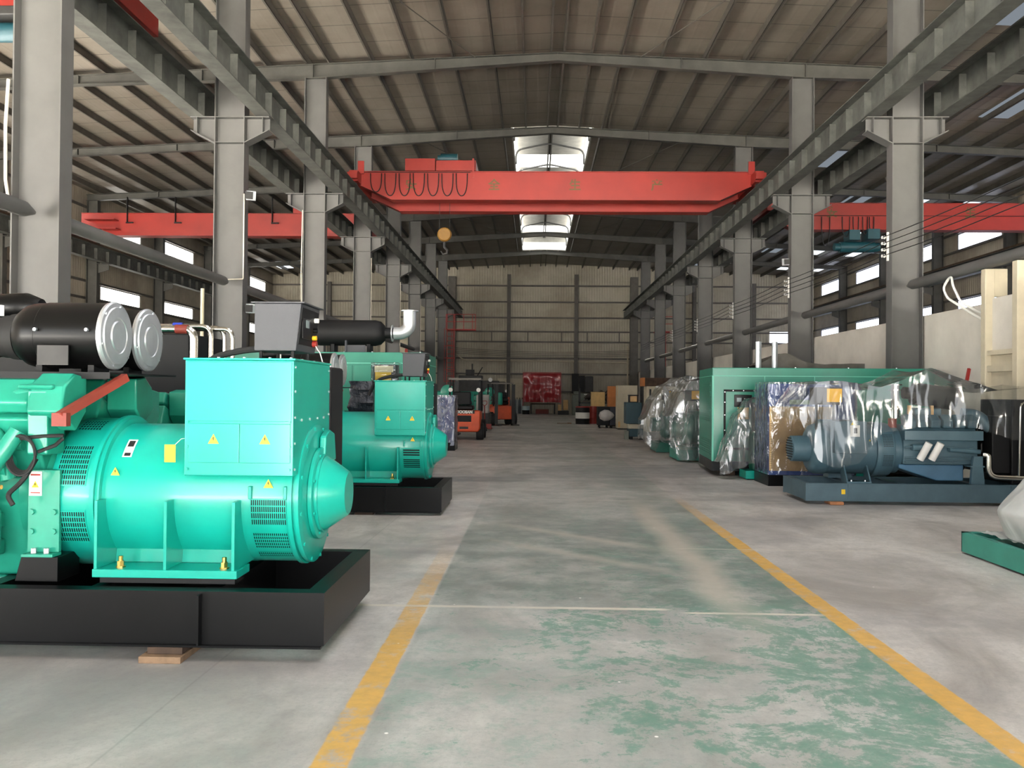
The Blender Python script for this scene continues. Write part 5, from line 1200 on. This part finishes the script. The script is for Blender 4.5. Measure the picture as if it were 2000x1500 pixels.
conduit('rain_pipe', [(CLX-.55, 18.0, 0), (CLX-.55, 18.0, 3.75)], .04, CREAM, 'beige upright pipe left of the second column of the left row')
for i in range(2, 6): conduit('cable_conduit', [(CLX+.345, FR[i+1]-.1, 6.6), (CLX+.345, FR[i+1]-.1, 2.5)], .016, WPIPE, 'white conduit down the nave side of the %s column of the left row' % ORD[i+2])
tag(MB().tube(arc([(8.06, 15.35, 3.0), (7.85, 15.4, 3.1), (7.56, 15.45, 3.28), (7.5, 15.62, 3.6), (7.57, 15.8, 3.775), (7.6, 15.98, 3.775), (7.53, 16.05, 3.6), (7.54, 15.9, 3.4), (7.6, 15.62, 3.25), (7.9, 15.6, 3.05), (8.06, 15.55, 2.95)], .08, 4), .022, 8).build('flexible_hose', WHITE), 'white flexible hose looped over the tie tube before the cream partition', 'hose')
# bare conductors along the right row and across the end wall
for k in range(4):
    z = 4.52+.13*k; pts = []
    ys = [4.1]+FR
    for a, b in zip(ys, ys[1:]):
        pts += [(CRX-.46, a+(b-a)*u, z-.05*math.sin(PI*u)) for u in (0, .25, .5, .75)]
    conduit('power_wire', pts, .009, RUBBER, 'black power wire along the right column row, %s of four from the bottom' % ORD[k+1])['category'] = 'wire'
    conduit('power_wire', [(CLX+.31+u*(CRX-CLX-.62), YF-.5, 4.55+.13*k+(1-u)*.12-.22*math.sin(PI*u)) for u in [i/12 for i in range(13)]], .012, RUBBER, 'black power wire sagging across the end wall, %s of four from the bottom' % ORD[k+1])['category'] = 'wire'
for i, y in enumerate(FR[1:6]):
    m = MB()
    for k in range(4): m.lathe([(-.06, .02), (-.05, .035), (-.02, .02), (.0, .04), (.03, .02)], (CRX-.42, y, 4.52+.13*k), 0, 10)
    m.box(CRX-.37, CRX-.33, y-.02, y+.02, 4.42, 5.02)
    tag(m.build('insulator_rack', WHITE), 'rack of white insulators on the %s column of the right row' % ORD[i+2], 'insulator', 'insulator racks on the right columns')
# pipe on the end wall
conduit('wall_pipe', arc([(-6.2, YF-.25, 4.65), (-5.6, YF-.25, 4.15), (0, YF-.25, 4.1), (7.2, YF-.25, 4.02)], .3), .05, CREAM, 'beige pipe running across the end wall above the red curtain')
conduit('rain_pipe', [(7.25, YF-.25, 0), (7.25, YF-.25, 5.3)], .06, CREAM, 'beige upright pipe at the right corner of the nave end wall')
# caged ladders
def ladder(x, y, h, lab, plat, s=1):
    t = thing('caged_ladder', lab, 'ladder', (x, y, 0))
    m = MB()
    for dx in (-.22, .22): m.cyl((dx, 0, 0), (dx, 0, h+1), .025, n=6)
    for k in range(int(h/.3)): m.cyl((-.22, 0, .3+k*.3), (.22, 0, .3+k*.3), .014, n=6)
    m.build('ladder_rails', LADRED, t)
    m = MB()
    for k in range(int((h-2.2)/.8)):
        z = 2.3+k*.8; m.tube([(.36*math.cos(a), -.36+.36*math.sin(a), z) for a in [PI+i*PI/8 for i in range(9)]], .018, 5)
    for a in (PI*1.1, PI*1.35, PI*1.65, PI*1.9): m.cyl((.36*math.cos(a), -.36+.36*math.sin(a), 2.3), (.36*math.cos(a), -.36+.36*math.sin(a), h), .016, n=5)
    m.build('safety_cage', LADRED, t)
    if plat:
        m = MB().box(min(-.3*s, 1.7*s), max(-.3*s, 1.7*s), .05, .9, h-.08, h)
        for z in (h+.5, h+1.0): m.box(min(-.3*s, 1.7*s), max(-.3*s, 1.7*s), .05, .08, z-.02, z+.02)
        for q in (-.3, .3, .9, 1.5, 1.7): m.box(q*s-.02, q*s+.02, .05, .08, h, h+1)
        m.build('platform', LADRED, t, smooth=False)
ladder(CLX+.75, 58.2, 5.9, 'red caged ladder with a platform at the far end of the left column row', True)
ladder(CRX+.85, 59.0, 5.9, 'red caged ladder with a platform at the far end of the right column row', True, 1)
ladder(-13.6, 44.0, 5.2, 'red caged ladder in the left side bay seen past the second column', False)
# boards with red marks between the left columns
for i, (x, y) in enumerate(((-6.75, 49.5), (-6.75, 56.6))):
    t = thing('notice_board', 'pale board with a red mark between the far columns of the left row, %s one' % ('nearer', 'farther')[i], 'board', (x, y, 0), 0, 'red marked boards')
    MB().box(-2.2, .1, 0, .06, 3.2, 4.6).box(-2.1, -2.04, .061, .12, 0, 3.4).box(-.1, -.04, .061, .12, 0, 3.4).build('board_panel', CREAM, t, smooth=False)
    MB().lathe([(-.012, 0), (-.012, .42), (-.002, .42)], (-.35, 0, 3.95), 1, 24).build('red_disc', REDINK, t)
tag(MB().box(21.2, 21.69, 33.5, 34.6, 5.1, 6.2).build('louvred_vent', WHITE), 'white louvred box high on the right outer wall behind the cream posts', 'vent') if False else None
# ---------------------------------------------------------------- daylight, camera, output look
wd = bpy.data.worlds.new('sky'); S.world = wd; wd.use_nodes = True
bg = wd.node_tree.nodes['Background']; bg.inputs[0].default_value = (.82, .9, 1., 1); bg.inputs[1].default_value = 1.2
def area(name, loc, rot, sx, sy, power, col=(.97, .985, 1)):
    l = bpy.data.lights.new(name, 'AREA'); l.shape = 'RECTANGLE'; l.size = sx; l.size_y = sy; l.energy = power; l.color = col
    o = bpy.data.objects.new(name, l); COL.objects.link(o); o.location = loc; o.rotation_euler = rot; return o
# daylight at the gates behind the camera; left one added to brighten its bay
for (a, b, h), p in zip(gates, GATEP):
    area('gate_daylight', ((a+b)/2, YN-.02, h/2), (PI/2, 0, 0), b-a, h, p)
area('added_side_light', (XL-.02, 14.0, 2.8), (PI/2, 0, -PI/2), 14, 5.6, SIDEP)  # added source at the added side opening, brightens the left bay roof
sl = bpy.data.lights.new('sun', 'SUN'); sl.energy = SUNP; sl.angle = math.radians(1); sl.color = (1, .96, .9)
so = bpy.data.objects.new('sun', sl); COL.objects.link(so); so.rotation_euler = Vector((-1, 0, 1)).to_track_quat('Z', 'Y').to_euler()
cam = bpy.data.cameras.new('camera'); co = bpy.data.objects.new('camera', cam); COL.objects.link(co); S.camera = co
cam.sensor_fit = 'HORIZONTAL'; cam.sensor_width = 36; cam.lens = 1677/2000*36; cam.clip_end = 300; cam.clip_start = .05
yaw, pitch, roll = math.radians(1.5), math.radians(.58), math.radians(.5)
fw = Vector((-math.sin(yaw)*math.cos(pitch), math.cos(yaw)*math.cos(pitch), math.sin(pitch)))
rt = Vector((math.cos(yaw), math.sin(yaw), 0)); up = rt.cross(fw)
r = rt*math.cos(roll)+up*math.sin(roll); u = -rt*math.sin(roll)+up*math.cos(roll)
co.matrix_world = Matrix(((r.x, u.x, -fw.x, 0), (r.y, u.y, -fw.y, 0), (r.z, u.z, -fw.z, 1.6), (0, 0, 0, 1)))
vs = S.view_settings; vs.view_transform = 'Standard'; vs.look = 'None'; vs.exposure = EXPO; vs.gamma = 1; vs.use_curve_mapping = False
S.cycles.max_bounces = 8; S.cycles.diffuse_bounces = 4; S.cycles.glossy_bounces = 3; S.cycles.transparent_max_bounces = 12
S.cycles.sample_clamp_indirect = 25; S.cycles.caustics_reflective = False; S.cycles.caustics_refractive = False
